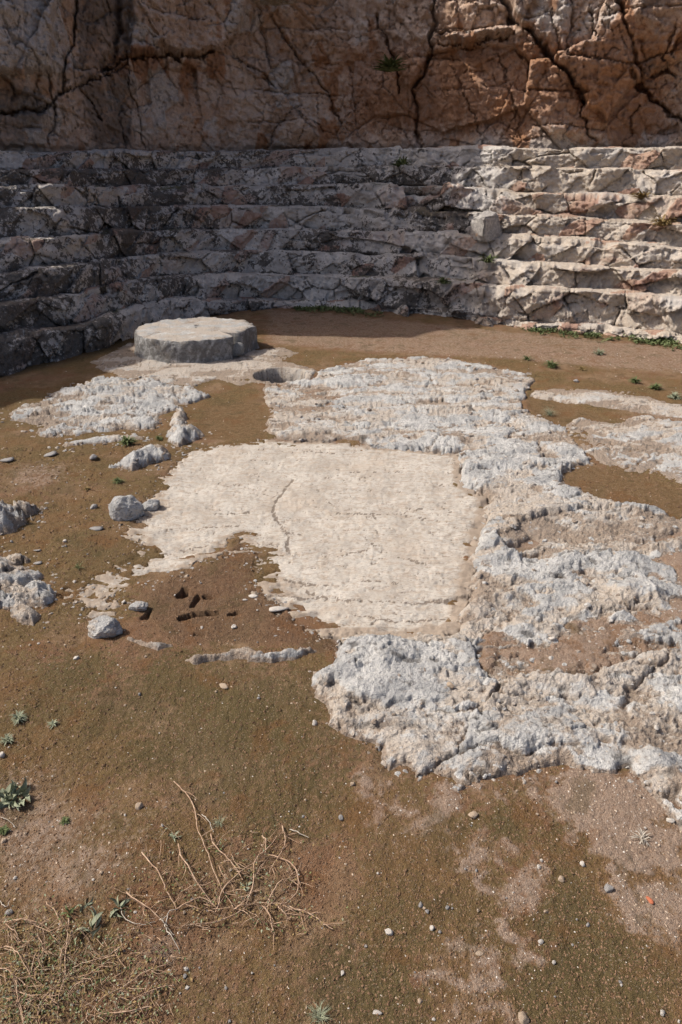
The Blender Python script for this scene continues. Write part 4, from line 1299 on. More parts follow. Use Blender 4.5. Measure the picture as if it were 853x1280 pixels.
for (px, py, rp, kind, lab), x, y, z in zip(PEBBLES, xs, ys, zt):
    dist = math.sqrt(x * x + y * y + (CAM_H - z) ** 2)
    d = ray(px, py)
    zc = dist / math.sqrt(d[0] ** 2 + d[1] ** 2 + d[2] ** 2)
    r = .82 * rp * zc / FPX
    pebble(x, y, float(z), r, kind, lab, 'separate pebbles and stones', 'shard' if kind == 'clay' else ('stone' if rp >= 8 else 'pebble'))

# tiny pebbles nothing tells apart, by the ground they lie on
REG = [('tiny pale pebble strewn over the mossy soil of the foreground', 'tiny pebbles on the foreground soil', (0, 853, 840, 1280), 120, (.9, 2.6)),
       ('tiny pale pebble strewn over the mossy soil left of the cream floor', 'tiny pebbles left of the floor', (0, 190, 570, 830), 45, (.9, 2.4)),
       ('tiny pale pebble in the dark soil of the dug hollow', 'tiny pebbles in the dug hollow', (200, 410, 690, 812), 25, (.8, 2.0))]
for lab, grp, (x0, x1, y0, y1), n, (ra, rb) in REG:
    pts = []
    while len(pts) < n * 3:
        pts.append((prng.uniform(x0, x1), prng.uniform(y0, y1)))
    xs, ys = zip(*[G(*p) for p in pts])
    zt, fr = top_many(xs, ys)
    cnt = 0
    for i in range(len(pts)):
        if cnt >= n or fr['dm'][i] > -.02 or fr['dfl'][i] > -.01 or any(dw[i] > -.02 for _, dw in fr['rocks']):
            continue
        if 'hollow' in lab and fr['dug'][i] < .5 or 'left of' in lab and fr['dug'][i] > .3:
            continue
        cnt += 1
        zc = math.sqrt(xs[i] ** 2 + ys[i] ** 2 + CAM_H ** 2)
        pebble(xs[i], ys[i], float(zt[i]), prng.uniform(ra, rb) ** 1.0 * zc / FPX, prng.choice(['white_small', 'tan_small', 'grey_small', 'tan_small']), lab, grp)


def scatter_mesh(name, mat, pts, rad, label):
    """thousands of little angular grains in one mesh"""
    n = len(pts)
    v0 = np.array([(1, 0, .1), (0, 1, 0), (-1, 0, .1), (0, -1, 0), (.15, .1, .75), (.75, .7, .35), (-.7, -.7, .3)], F32)
    f0 = np.array([(0, 5, 4), (5, 1, 4), (1, 2, 4), (2, 6, 4), (6, 3, 4), (3, 0, 4)])
    rs = np.random.default_rng(n)
    a = rs.uniform(0, 6.28, n); ca, sa = np.cos(a), np.sin(a)
    V = v0[None] * (rad[:, None, None] * rs.uniform(.6, 1.3, (n, 1, 3)))
    X = V[..., 0] * ca[:, None] - V[..., 1] * sa[:, None]; Y = V[..., 0] * sa[:, None] + V[..., 1] * ca[:, None]
    co = np.stack([X + pts[:, 0:1], Y + pts[:, 1:2], V[..., 2] + pts[:, 2:3]], -1).reshape(-1, 3)
    q = (f0[None] + (np.arange(n) * 7)[:, None, None]).reshape(-1, 3)
    me = mesh_np(name, co, q, mat, smooth=False)
    return link(name, me, kind='stuff', label=label)


def field_points(n, box, accept):
    rs = np.random.default_rng(n + int(box[0]) + 5)
    px = rs.uniform(box[0], box[1], n); py = rs.uniform(box[2], box[3], n)
    P = np.array([G(a, b) for a, b in zip(px, py)], F32)
    z, fr = top_many(P[:, 0], P[:, 1])
    k = accept(fr, rs.random(n), P, z)
    P3 = np.concatenate([P, z[:, None]], 1)[k]
    return P3, rs


pts, rs = field_points(30000, (-60, 910, 440, 1300), lambda f, u, P, z: (u < .08 + .9 * np.clip(f['sand'] - .15, 0, 1)) & (f['dfl'] < -.01) & (z < f['soil'] + .012))
zc = np.sqrt(pts[:, 0] ** 2 + pts[:, 1] ** 2 + CAM_H ** 2)
half = rs.random(len(pts)) < .55
scatter_mesh('gravel', PEB_TAN, pts[half], (rs.uniform(.35, 1.15, half.sum()) ** 1.5 * zc[half] / FPX).astype(F32), 'fine tan gravel grains over the sandy patches')
scatter_mesh('pale_grit', PEB_PALE, pts[~half], (rs.uniform(.3, 1.05, (~half).sum()) ** 1.5 * zc[~half] / FPX).astype(F32), 'fine whitish grit over the sandy patches')
pts, rs = field_points(60000, (-60, 910, 560, 1300), lambda f, u, P, z: (u < .9) & (f['dfl'] < -.01) & (f['sand'] < .6) & (z < f['soil'] + .004))
zc = np.sqrt(pts[:, 0] ** 2 + pts[:, 1] ** 2 + CAM_H ** 2)
scatter_mesh('soil_crumbs', CLOD, pts, (rs.uniform(.5, 1.45, len(pts)) ** 2 * .75 * zc / FPX).astype(F32), 'crumbs of brown earth over the whole soil')



def chip_scatter(name, mat, P3, rad, label, seed):
    """angular limestone fragments half sunk in what they lie on"""
    base_v, base_f = [], []
    for i in range(6):
        bm = bmesh.new()
        bmesh.ops.create_icosphere(bm, subdivisions=2, radius=1.0)
        rr_ = np.random.default_rng(seed + i)
        V = np.array([v.co[:] for v in bm.verts])
        for _ in range(8):
            n_ = rr_.normal(size=3); n_ /= np.linalg.norm(n_)
            V = V - np.clip(V @ n_ - rr_.uniform(.4, .8), 0, None)[:, None] * n_[None]
        base_v.append(V * np.array((1.15, .9, .62)) + rr_.normal(size=V.shape) * .03)
        base_f.append(np.array([[v.index for v in f.verts] for f in bm.faces]))
        bm.free()
    rr_ = np.random.default_rng(seed)
    Vs, Fs, b = [], [], 0
    for p, r in zip(P3, rad):
        k = rr_.integers(6)
        a = rr_.uniform(0, 6.28); tl = rr_.normal() * .3
        V = base_v[k] * r
        c, s_ = math.cos(tl), math.sin(tl)
        V = np.stack([V[:, 0], V[:, 1] * c - V[:, 2] * s_, V[:, 1] * s_ + V[:, 2] * c], 1)
        c, s_ = math.cos(a), math.sin(a)
        V = np.stack([V[:, 0] * c - V[:, 1] * s_, V[:, 0] * s_ + V[:, 1] * c, V[:, 2]], 1)
        Vs.append(V + p); Fs.append(base_f[k] + b); b += len(V)
    co = np.concatenate(Vs); n = len(co)
    cr_ = np.repeat(rr_.random(len(P3)), len(base_v[0])); du_ = np.repeat(rr_.random(len(P3)) * .8, len(base_v[0])); dk_ = np.repeat(rr_.random(len(P3)) * .6, len(base_v[0]))
    me = mesh_np(name, co, np.concatenate(Fs), mat, {'cream': cr_, 'dust': du_, 'dark': dk_}, smooth=False)
    return link(name, me, kind='stuff', label=label)


pts, rs = field_points(5200, (200, 910, 445, 1010), lambda f, u, P, z: (f['dm'] > -.035) & (u < .25 + .55 * (1 - f['L']) + .5 * (f['dm'] < .05)) & (f['hole'] < .1) & (z > f['soil'] - .001))
zc = np.sqrt(pts[:, 0] ** 2 + pts[:, 1] ** 2 + CAM_H ** 2)
chip_scatter('rock_rubble', LIME, pts - np.array((0, 0, .004)), (rs.uniform(.9, 2.35, len(pts)) ** 1.9 * zc / FPX), 'broken limestone crumbs all over the largest outcrop and along its edge', 71)

pts, rs = field_points(14000, (60, 460, 560, 830), lambda f, u, P, z: (np.abs(f['dfl'] + .01) < .07) & (u < .5 * np.exp(-np.abs(f['dfl'] + .01) / .03)) & (f['dm'] < -.02))
zc = np.sqrt(pts[:, 0] ** 2 + pts[:, 1] ** 2 + CAM_H ** 2)
chip_scatter('crust_fragments', LIME, pts - np.array((0, 0, .003)), (rs.uniform(.7, 1.9, len(pts)) ** 1.8 * zc / FPX), 'broken pale crust fragments along the torn edge of the cream floor', 81)
pts, rs = field_points(5000, (-40, 280, 465, 790), lambda f, u, P, z: np.any([np.abs(dw) < .06 for _, dw in f['rocks'][:7]], axis=0) & (u < .6))
zc = np.sqrt(pts[:, 0] ** 2 + pts[:, 1] ** 2 + CAM_H ** 2)
chip_scatter('rock_rubble', LIME, pts - np.array((0, 0, .004)), (rs.uniform(.8, 2.0, len(pts)) ** 1.8 * zc / FPX), 'broken limestone crumbs round the small outcrops at the left', 91)

# two loose stones near the drum and on the steps
ws = stone_mesh('stone', LIME, 21, 3, .9, .85)
o = link('stone', ws, label='small wedge of stone leaning against the broken corner of the drum', category='stone')
sx, sy = G(298, 448)
o.location = (sx, sy - .02, .075); o.scale = (.085, .075, .10); o.rotation_euler = (.2, .35, .6)


def on_step(px, py, k, dr=.04):
    """point on top of tier k seen at that bearing"""
    d = ray(px, py)
    ph = math.atan2(d[0], d[1])
    r = float(np.interp(ph, PH, RC[k])) + dr
    return r * math.sin(ph), r * math.cos(ph), float(np.interp(ph, PH, ZC[k]))


def block_mesh(name, mat, seed):
    rs = np.random.default_rng(seed)
    bm = bmesh.new()
    bmesh.ops.create_cube(bm, size=1.6)
    bmesh.ops.bevel(bm, geom=bm.edges[:], offset=.10, segments=2, affect='EDGES')
    bmesh.ops.subdivide_edges(bm, edges=bm.edges[:], cuts=3, use_grid_fill=True)
    pl = [(np.array(v) / np.linalg.norm(v), d) for v, d in (((1, -.6, .8), .95), ((-1, -.4, -.6), 1.0), ((.3, -1, .2), .74), ((-.5, .3, 1), .85))]
    for v in bm.verts:
        p = np.array(v.co)
        for n_, d_ in pl:
            e = p @ n_ - d_
            if e > 0:
                p = p - n_ * e
        v.co = p + rs.normal(size=3) * .025
    me = bpy.data.meshes.new(name)
    bm.to_mesh(me); bm.free()
    me.materials.append(mat)
    return me


bl = block_mesh('stone_block', STEPM, 33)
x, y, z = on_step(607, 297, 3, .06)
o = link('stone_block', bl, label='loose pale angular block lying on a tier beside the orange weed', category='stone')
o.location = (x, y, z + .10); o.scale = (.19, .17, .19); o.rotation_euler = (.1, -.15, .5)



def rock3d(name, label, px, py, sc, rot, seed, cream, cat, sink=.35):
    """a free-standing lump of limestone bedded in the soil"""
    bm = bmesh.new()
    bmesh.ops.create_icosphere(bm, subdivisions=5, radius=1.0)
    P = np.array([v.co[:] for v in bm.verts], F32)
    rs = np.random.default_rng(seed)
    for _ in range(11):
        n_ = rs.normal(size=3); n_ /= np.linalg.norm(n_)
        e = np.clip(P @ n_.astype(F32) - rs.uniform(.55, .92), 0, None)
        P = P - (e * .82)[:, None] * n_[None, :].astype(F32)
    a, b, c = P[:, 0] + seed, P[:, 1], P[:, 2]
    tri = lambda f, o, q: (fbm(a * f, b * f, o, q + seed) + fbm(b * f, c * f + 5, o, q + 3 + seed) + fbm(c * f, a * f, o, q + 6 + seed)) / 1.7
    n1, n2 = tri(1.3, 3, 901), tri(4.5, 4, 921)
    n3 = tri(14, 3, 941)
    P = P * (1 + .16 * n1 + .10 * n2 + .04 * n3)[:, None]
    for v, p in zip(bm.verts, P):
        v.co = p
    me = bpy.data.meshes.new(name)
    bm.to_mesh(me); bm.free()
    me.polygons.foreach_set('use_smooth', np.full(len(me.polygons), True))
    me.materials.append(LIME)
    low = sstep(-.1, -.7, P[:, 2])
    for k_, v_ in (('cream', np.clip(cream + .5 * n1 + .5 * n2, 0, 1)), ('dust', np.clip(.7 * low + .4 * n2 + .25 * sstep(.0, -.4, n2), 0, 1)), ('dark', np.clip(.3 + .9 * n2, 0, 1))):
        at_ = me.attributes.new(k_, 'FLOAT', 'POINT'); at_.data.foreach_set('value', v_.astype(F32))
    # real size is baked in so that the rock's grain keeps its scale
    me.transform(__import__('mathutils').Matrix.Diagonal((*sc, 1)))
    o = link(name, me, label=label, category=cat)
    x, y = G(px, py)
    o.location = (x, y, top_at(x, y) + sc[2] * (1 - 2 * sink))
    o.rotation_euler = rot
    return o


rock3d('boulder', 'rounded grey boulder standing alone at the left edge of the smooth cream floor', 160, 643, (.092, .075, .095), (.1, .1, .3), 3, .1, 'boulder', .36)
rock3d('boulder', 'blocky white and pink stone bedded in moss at the tip of the pale rock tongue', 130, 791, (.080, .052, .056), (0, .1, -.2), 4, .4, 'boulder', .36)
rock3d('stone', 'small white rugged stone in the moss right of the pale rock tongue', 174, 760, (.044, .030, .026), (0, 0, .2), 5, .35, 'stone', .35)
rock3d('stone', 'knobbly grey stone touching the right side of the rounded grey boulder', 189, 634, (.055, .045, .045), (0, 0, .5), 6, .2, 'stone', .42)

# ------------------------------------------------------------------ plants


def tube(lines, rad0, rad1, sides=5):
    V, Fc = [], []
    b = 0
    for P in lines:
        P = np.asarray(P, float)
        n = len(P)
        T = np.gradient(P, axis=0); T /= (np.linalg.norm(T, axis=1)[:, None] + 1e-9)
        A = np.cross(T, (0, 0, 1.0)); A /= (np.linalg.norm(A, axis=1)[:, None] + 1e-9)
        B = np.cross(T, A)
        r = np.linspace(rad0, rad1, n)
        an = np.arange(sides) * 2 * math.pi / sides
        ring = P[:, None, :] + r[:, None, None] * (np.cos(an)[None, :, None] * A[:, None, :] + np.sin(an)[None, :, None] * B[:, None, :])
        V.append(ring.reshape(-1, 3))
        for i in range(n - 1):
            for j in range(sides):
                j2 = (j + 1) % sides
                Fc.append((b + i * sides + j, b + i * sides + j2, b + (i + 1) * sides + j2, b + (i + 1) * sides + j))
        b += n * sides
    return np.concatenate(V), np.array(Fc)


def smooth_line(P, n=14, wob=.006, rnd=None):
    P = np.asarray(P, float)
    s = np.concatenate([[0], np.cumsum(np.linalg.norm(np.diff(P, axis=0), axis=1))])
    t = np.linspace(0, s[-1], n)
    out = np.stack([np.interp(t, s, P[:, i]) for i in range(P.shape[1])], 1)
    for _ in range(2):
        out[1:-1] = (out[:-2] + 2 * out[1:-1] + out[2:]) / 4
    if rnd is not None:
        w = np.cumsum(rnd.normal(size=out.shape), axis=0)
        w -= np.linspace(0, 1, n)[:, None] * w[-1][None, :]
        out = out + w * wob / 2.5
    return out


def local(co, root):
    return co - np.array(root, float)[None, :]


def leaf_cloud(pts, size, rs, up=.5):
    """many small folded leaves about points"""
    n = len(pts)
    V = np.zeros((n, 4, 3)); a = rs.uniform(0, 6.28, n); el = rs.uniform(-.1, 1.0, n) * up
    L = size * rs.uniform(.6, 1.4, n)
    dx, dy, dz = np.cos(a) * np.cos(el), np.sin(a) * np.cos(el), np.sin(el)
    sx_, sy_ = -np.sin(a), np.cos(a)
    D_ = np.stack([dx, dy, dz], 1); S_ = np.stack([sx_, sy_, rs.uniform(-.4, .4, n)], 1)
    V[:, 0] = pts; V[:, 1] = pts + D_ * (L * .55)[:, None] + S_ * (L * .28)[:, None]
    V[:, 2] = pts + D_ * L[:, None]; V[:, 3] = pts + D_ * (L * .55)[:, None] - S_ * (L * .28)[:, None]
    V[:, 1, 2] += L * .12; V[:, 3, 2] += L * .12
    q = np.arange(n * 4).reshape(n, 4)
    return V.reshape(-1, 3), q


def pxs(lst, sc, ox, oy):
    return [(ox + a / sc, oy + b / sc) for a, b in lst]


C1 = [pxs(l, 3.16, 160, 960) for l in (
    [(185, 55), (240, 120), (270, 180), (275, 250), (310, 310), (350, 410), (385, 490), (420, 565)], [(470, 545), (500, 470), (505, 380), (545, 340), (590, 270)],
    [(545, 340), (640, 375), (675, 420), (680, 490), (630, 545), (480, 540)], [(612, 230), (634, 300), (610, 350), (560, 420)], [(545, 540), (610, 460), (670, 430)],
    [(630, 545), (720, 590), (810, 640)], [(530, 545), (570, 600), (582, 668)], [(490, 540), (420, 590), (340, 630), (215, 645)], [(60, 362), (110, 430), (160, 500), (195, 580)],
    [(205, 320), (225, 410), (270, 480), (350, 560)], [(350, 580), (385, 490), (450, 430), (540, 350)], [(330, 270), (350, 330), (400, 380), (455, 455)], [(0, 520), (60, 570), (150, 640)],
    [(200, 580), (240, 560), (290, 530), (350, 560)], [(530, 270), (545, 300), (545, 345)], [(420, 565), (450, 560), (490, 540)], [(590, 545), (640, 600)])]
C1W = [pxs(l, 3.16, 160, 960) for l in ([(150, 640), (180, 690), (207, 748)], [(157, 640), (165, 605), (200, 580)], [(640, 240), (670, 258), (715, 274)], [(290, 190), (320, 225), (340, 260)], [(130, 630), (157, 642)])]
B1 = [pxs(l, 3.88, 0, 950) for l in (
    [(230, 720), (290, 790), (302, 850), (290, 890), (200, 840), (130, 790)], [(345, 800), (347, 880), (325, 980), (330, 1070), (300, 1130), (275, 1290)],
    [(0, 935), (100, 940), (140, 1010), (160, 1060), (230, 1115)], [(30, 820), (80, 870), (100, 920)], [(590, 930), (520, 980), (420, 1010), (330, 1050), (240, 1060)],
    [(820, 1000), (700, 1060), (600, 1130), (500, 1170), (405, 1280)], [(730, 1215), (600, 1250), (470, 1240)], [(120, 1290), (90, 1150), (60, 1030)], [(180, 1290), (210, 1180), (330, 1070)],
    [(215, 930), (160, 1050), (130, 1090)], [(850, 1100), (740, 1130), (620, 1210), (540, 1255)], [(20, 1160), (110, 1200), (200, 1230)], [(430, 1090), (380, 1110), (330, 1150)],
    [(185, 870), (215, 950), (220, 1060)], [(20, 805), (130, 805), (260, 860)], [(-40, 1010), (60, 1060), (150, 1120)], [(60, 1130), (150, 1160), (260, 1150)], [(100, 1140), (130, 1230), (120, 1290)],
    [(300, 940), (310, 1000), (285, 1060)], [(500, 1010), (450, 1060), (360, 1080)])]
B1W = [pxs(l, 3.88, 0, 950) for l in ([(820, 780), (790, 820), (850, 870)], [(590, 750), (620, 810), (690, 830), (760, 815)], [(0, 275), (45, 290), (72, 318)], [(0, 690), (30, 720), (50, 690)])]


def dry_plant(label, stems, pale, box, n_twig, n_leaf, seed, thick, group):
    rs = np.random.default_rng(seed)
    allp = np.array([p for l in stems for p in l])
    rx, ry = G(*allp.mean(0))
    root = (rx, ry, float(top_at(rx, ry)))
    t = thing('dry_plant', label, 'dry plant', root, group=group)

    def lay(lines, th, mat, nm, lift):
        for l in lines:
            w = smooth_line([G(a, b) for a, b in l], max(10, int(4 * len(l))), .0035, rs)
            z, _ = top_many(w[:, 0], w[:, 1])
            s = np.linspace(0, 1, len(w))
            arc = lift * (np.sin(s * math.pi) * rs.uniform(.5, 1.5) + .25)
            P = np.concatenate([w, (z + th + arc)[:, None]], 1)
            k = np.convolve(np.pad(P[:, 2], 2, 'edge'), np.ones(5) / 5, 'valid'); P[:, 2] = k
            v, f = tube([local(P, root)], th, th * .55)
            link(nm, mesh_np(nm, v, f, mat), t)
    lay(stems, thick, STEMM, 'stem', .012)
    lay(pale, thick * .85, STEMG, 'bleached_stem', .010)
    # thin side twigs and small leaves
    tw, base_pts = [], []
    segs = [np.array(l) for l in stems]
    for i in range(n_twig):
        l = segs[rs.integers(len(segs))]
        w = smooth_line(l, 12)
        k = rs.integers(1, 11)
        p = w[k]
        if rs.random() < .35:
            p = np.array((rs.uniform(box[0], box[1]), rs.uniform(box[2], box[3])))
        d = w[min(k + 1, 11)] - w[k - 1]
        a = math.atan2(d[1], d[0]) + rs.choice([-1, 1]) * rs.uniform(.3, 1.1) + (math.pi if rs.random() < .4 else 0)
        L = rs.uniform(9, 30)
        pts = [p]
        for j in range(3):
            a += rs.normal() * .35
            pts.append(pts[-1] + np.array((math.cos(a), math.sin(a))) * L / 3)
        w2 = np.array([G(*q) for q in pts])
        tw.append(smooth_line(w2, 6))
        base_pts += [w2[2], w2[3], w2[1]]
    cat2 = np.concatenate(tw)
    z, _ = top_many(cat2[:, 0], cat2[:, 1])
    lines = []
    i = 0
    for w in tw:
        n = len(w)
        zz = z[i:i + n] + .003 + np.linspace(0, 1, n) * rs.uniform(.002, .025) + .004
        lines.append(local(np.concatenate([w, zz[:, None]], 1), root)); i += n
    v, f = tube(lines, thick * .55, thick * .25, 3)
    o = link('twig', mesh_np('twig', v, f, STEMM), t, kind='stuff')
    h = len(lines) // 3
    v, f = tube([l + np.array((.006, .004, -.002)) for l in lines[:h]], thick * .5, thick * .25, 3)
    link('brown_twig', mesh_np('brown_twig', v, f, STEMD), t, kind='stuff')
    bp = np.array(base_pts)
    for nm, mat, fr, sz in (('green_leaves', LEAFG, .30, .0065), ('dry_leaves', LEAFD, .50, .0068), ('grey_leaves', LEAFS, .18, .0065)):
        n = int(n_leaf * fr)
        P2 = bp[rs.integers(len(bp), size=n)] + rs.normal(size=(n, 2)) * .022
        z, _ = top_many(P2[:, 0], P2[:, 1])
        P3 = np.concatenate([P2, (z + rs.uniform(.001, .016, n))[:, None]], 1)
        v, f = leaf_cloud(local(P3, root), sz, rs, .7)
        link(nm, mesh_np(nm, v, f, mat, smooth=False), t, kind='stuff')
    return t


dry_plant('sprawling dry plant with long forked orange stems in the middle of the foreground moss', C1, C1W, (190, 390, 1040, 1170), 190, 700, 5, .0019, 'dry creeping plants')
dry_plant('dense tangle of dry orange stems and small leaves in the lower left corner', B1, B1W, (-20, 215, 1165, 1290), 560, 2600, 6, .0015, 'dry creeping plants')


def blade_mesh(name, n, L, W, spread, rs, mat, droop=.5, seg=4, lean=(0, 0)):
    V, Fc = [], []
    for i in range(n):
        a = rs.uniform(0, 6.28); tilt = rs.uniform(.25, 1.0) * spread
        l = L * rs.uniform(.55, 1.15); w = W * rs.uniform(.7, 1.2)
        o = np.array((rs.normal() * L * .10, rs.normal() * L * .10, 0))
        b = len(V)
        for j in range(seg + 1):
            s = j / seg
            ang = tilt + droop * s * s
            rr = l * s * math.sin(min(ang, 1.5)); zz = l * s * math.cos(min(ang, 1.45)) + .003
            ww = w * (math.sin(math.pi * (.15 + .85 * s)) if seg > 3 else (1 - s) + .1) * .5
            c = o + np.array((math.cos(a) * rr + lean[0] * s * l, math.sin(a) * rr + lean[1] * s * l, zz))
            sd = np.array((-math.sin(a), math.cos(a), 0)) * ww
            V += [c - sd + np.array((0, 0, ww * .5)), c, c + sd + np.array((0, 0, ww * .5))]
        for j in range(seg):
            k = b + j * 3
            Fc += [(k, k + 1, k + 4, k + 3), (k + 1, k + 2, k + 5, k + 4)]
    return mesh_np(name, np.array(V), np.array(Fc), mat)


def pxr(px, py, rp):
    d = ray(px, py)
    return rp * (CAM_H / -d[2]) / FPX


WEEDS = [  # column, row, radius px, name, n blades, length factor, width factor, spread, material, label
    (275, 1031, 12, 'grass_tuft', 26, 1.1, .06, 1.0, LEAFS, 'thin grey green grass tuft above the branching of the sprawling dry plant'),
    (399, 1273, 18, 'grass_tuft', 40, 1.1, .06, 1.2, LEAFS, 'fine green grass tuft at the bottom edge right of the dry tangle'),
    (98, 713, 11, 'grass_tuft', 14, 1.1, .09, 1.3, LEAFG, 'small dark green blade tuft between the left rock and the pale rock tongue'),
    (687, 517, 14, 'grass_tuft', 60, 1.0, .05, 1.1, LEAFS, 'sparse grass tuft in the amber mud patch behind the big outcrop'),
    (659, 450, 9, 'weed', 24, 1.0, .16, 1.3, LEAFG, 'small green weed on brown soil straight behind the far edge of the big outcrop'),
    (689, 459, 16, 'weed', 60, .8, .13, 1.3, LEAFG, 'widest low green weed on the brown soil behind the big outcrop'),
    (794, 478, 11, 'weed', 40, .9, .15, 1.3, LEAFG, 'left one of three green weeds in a row behind the pale ledge'),
    (819, 486, 14, 'weed', 50, .8, .13, 1.3, LEAFG, 'middle one of three green weeds in a row behind the pale ledge'),
    (843, 498, 14, 'weed', 60, .8, .13, 1.3, LEAFS, 'right one of three green weeds in a row behind the pale ledge'),
    (749, 443, 14, 'weed', 40, .7, .13, 1.3, LEAFS, 'pale green weed between the steps and the widest low weed'),
    (728, 462, 10, 'weed', 30, .7, .13, 1.3, LEAFD, 'faded sparse weed just right of the widest low weed'),
    (160, 556, 15, 'weed', 46, .9, .18, 1.2, LEAFG, 'dark green leafy weed in front of the long layered outcrop'),
    (199, 549, 12, 'weed', 60, .6, .12, 1.2, LEAFG, 'mossy bright green cushion beside the narrow upright grey rock'),
    (148, 603, 14, 'weed', 36, .7, .14, 1.3, LEAFG, 'low green weed on moss above the rounded grey boulder'),
    (108, 612, 9, 'weed', 24, .7, .14, 1.3, LEAFD, 'dull brownish weed left of the low green weed above the boulder'),
    (24, 900, 22, 'weed', 60, .55, .11, 1.35, LEAFS, 'loose grey green weed with thin leaves at the left border above the leafy clump'),
    (10, 927, 20, 'weed', 50, .55, .11, 1.35, LEAFS, 'lower of two loose grey green weeds at the left border'),
    (67, 907, 11, 'weed', 14, .9, .16, 1.4, LEAFS, 'flat pale green sprig lying on bare soil right of the loose weeds'),
    (81, 1024, 10, 'weed', 70, .7, .16, 1.1, LEAFG, 'compact dark green cushion weed alone on pinkish soil'),
    (4, 1036, 13, 'weed', 90, .6, .16, 1.2, LEAFG, 'bright green mossy weed at the left border below the leafy clump'),
    (218, 1053, 10, 'weed', 9, 1.1, .14, 1.4, LEAFS, 'single grey green sprig left of the long dry stem'),
    (802, 1050, 15, 'dead_tuft', 18, 1.1, .09, 1.25, STEMG, 'dead tuft with bleached curled stalks on sandy soil below the outcrop'),
    (345, 40 + 0, 0, '', 0, 0, 0, 0, None, ''),
]
wrs = np.random.default_rng(77)
for px, py, rp, nm, n, lf, wf, sp, mat, lab in WEEDS:
    if not nm:
        continue
    x, y = G(px, py)
    r = pxr(px, py, rp)
    me = blade_mesh(nm, int(n * 1.5), r * lf, r * lf * wf * (.55 if nm == 'grass_tuft' else 1.0), sp, wrs, mat)
    o = link(nm, me, label=lab, category='weed' if nm == 'weed' else 'grass tuft' if nm == 'grass_tuft' else 'dead plant')
    o.location = (x, y, top_at(x, y) - .002)


def leafy(px, py, rp, n, label, mat, wf=.22, spread=1.35, L=1.0):
    x, y = G(px, py)
    r = pxr(px, py, rp)
    t = thing('leafy_weed', label, 'weed', (x, y, top_at(x, y)), group='leafy green weeds')
    kinds = [blade_mesh('leaf', 1, r * L, r * wf * 1.3, .01, np.random.default_rng(3 + i), mat, .55, 5) for i in range(4)]
    for i in range(n):
        lf = link('leaf', kinds[i % 4], t)
        a = i * 2.4 + wrs.uniform(-.3, .3)
        rad = r * .45 * math.sqrt(i / n) if n > 14 else 0
        lf.location = (math.cos(a) * rad, math.sin(a) * rad, 0)
        lf.rotation_euler = (wrs.uniform(.5, 1.0) * spread, 0, a + wrs.uniform(-.6, .6))
        s = wrs.uniform(.6, 1.05)
        lf.scale = (s, s, s)


leafy(16, 994, 32, 44, 'largest leafy grey green clump at the left border on pinkish soil', LEAFS, .20, 1.25, .62)
leafy(115, 1168, 24, 11, 'star shaped rosette of grey green leaves at the top of the dry tangle', LEAFS, .22)
leafy(89, 1148, 14, 9, 'small upright dark leaf cluster left of the star shaped rosette', LEAFG, .24, .9)
leafy(150, 1143, 20, 14, 'grey green leafy weed right of the star shaped rosette under dry stems', LEAFS, .22)
leafy(108, 1140, 13, 9, 'small faded leaf cluster just above the star shaped rosette', LEAFS, .24)
leafy(308, 1110, 12, 8, 'small leafy weed in the middle of the sprawling dry plant', LEAFS, .24)

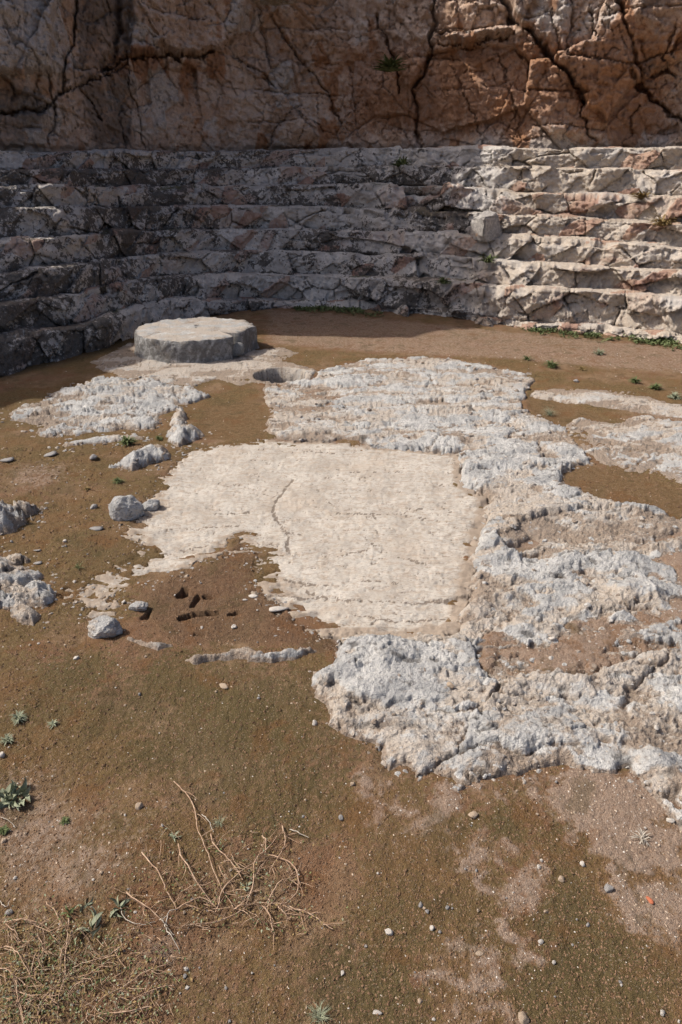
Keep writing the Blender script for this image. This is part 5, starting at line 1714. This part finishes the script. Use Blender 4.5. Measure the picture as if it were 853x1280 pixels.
# weeds at the foot of the steps: a continuous fringe nobody could count, and two cliff plants
def fringe(name, label, cols, drop, n, mat, rs):
    pts = []
    for i in range(n):
        px = rs.uniform(*cols)
        ph = math.atan2(*[ray(px, 410)[i_] for i_ in (0, 1)])
        r = float(np.interp(ph, PH, RC[0])) - abs(rs.normal()) * drop - .01
        pts.append((r * math.sin(ph), r * math.cos(ph)))
    P = np.array(pts)
    keep = fbm(P[:, 0] * 2.2, P[:, 1] * 2.2, 3, 811) > -.02
    P = P[keep]
    z, _ = top_many(P[:, 0], P[:, 1])
    P3 = np.concatenate([P, z[:, None]], 1)
    P3 = np.repeat(P3, 7, 0); P3[:, :2] += rs.normal(size=(len(P3), 2)) * .02; P3[:, 2] += rs.uniform(0, .025, len(P3))
    v, f = leaf_cloud(P3, .030, rs, 1.0)
    link(name, mesh_np(name, v, f, mat, smooth=False), kind='stuff', label=label)


fringe('low_weeds', 'thin fringe of green weeds along the sunlit foot of the steps', (650, 880), .16, 420, LEAFG, wrs)
fringe('low_weeds', 'patch of green weeds in shade along the foot of the middle steps', (370, 480), .16, 260, LEAFG, wrs)


def on_cliff(px, py):
    d = ray(px, py)
    ph = math.atan2(d[0], d[1])
    r = float(np.interp(ph, PH, RB)) + .1
    t = r / math.hypot(d[0], d[1])
    return d[0] * t, d[1] * t, CAM_H + d[2] * t


x, y, z = on_cliff(347, 12)
o = link('dry_grass', blade_mesh('dry_grass', 70, .42, .012, 1.9, wrs, STRAW, 1.6, 5, (0, -.35)), label='hanging tuft of dry grey grass on the cliff at the top', category='dry grass')
o.location = (x, y - .25, z)
x, y, z = on_cliff(486, 92)
o = link('cliff_shrub', blade_mesh('cliff_shrub', 160, .26, .03, 1.5, wrs, LEAFG, .4, 4, (0, -.3)), label='small green shrub growing in a cleft of the cliff', category='shrub')
o.location = (x, y - .18, z)
for px, py, k, rr, mat, lab in ((502, 196, 6, .22, LEAFG, 'green weed in the upper tiers of the steps just under the cliff'), (604, 288, 3, .16, RUSTY, 'orange dried weed on a tier beside the loose pale block'),
                                (806, 225, 5, .17, LEAFD, 'brownish weed in a dark cleft of the sunlit upper steps'), (830, 262, 4, .20, LEAFD, 'olive weed on a broken tier at the right border'),
                                (610, 318, 2, .16, LEAFG, 'dark green weed below the loose pale block on the steps'), (556, 330, 1, .14, LEAFG, 'green weed in a joint of the lower middle steps')):
    x, y, z = on_step(px, py, k, .06)
    o = link('step_weed', blade_mesh('step_weed', 60, rr, rr * .12, 1.2, wrs, mat, .6), label=lab, category='weed')
    o.location = (x, y - .03, z - .03)
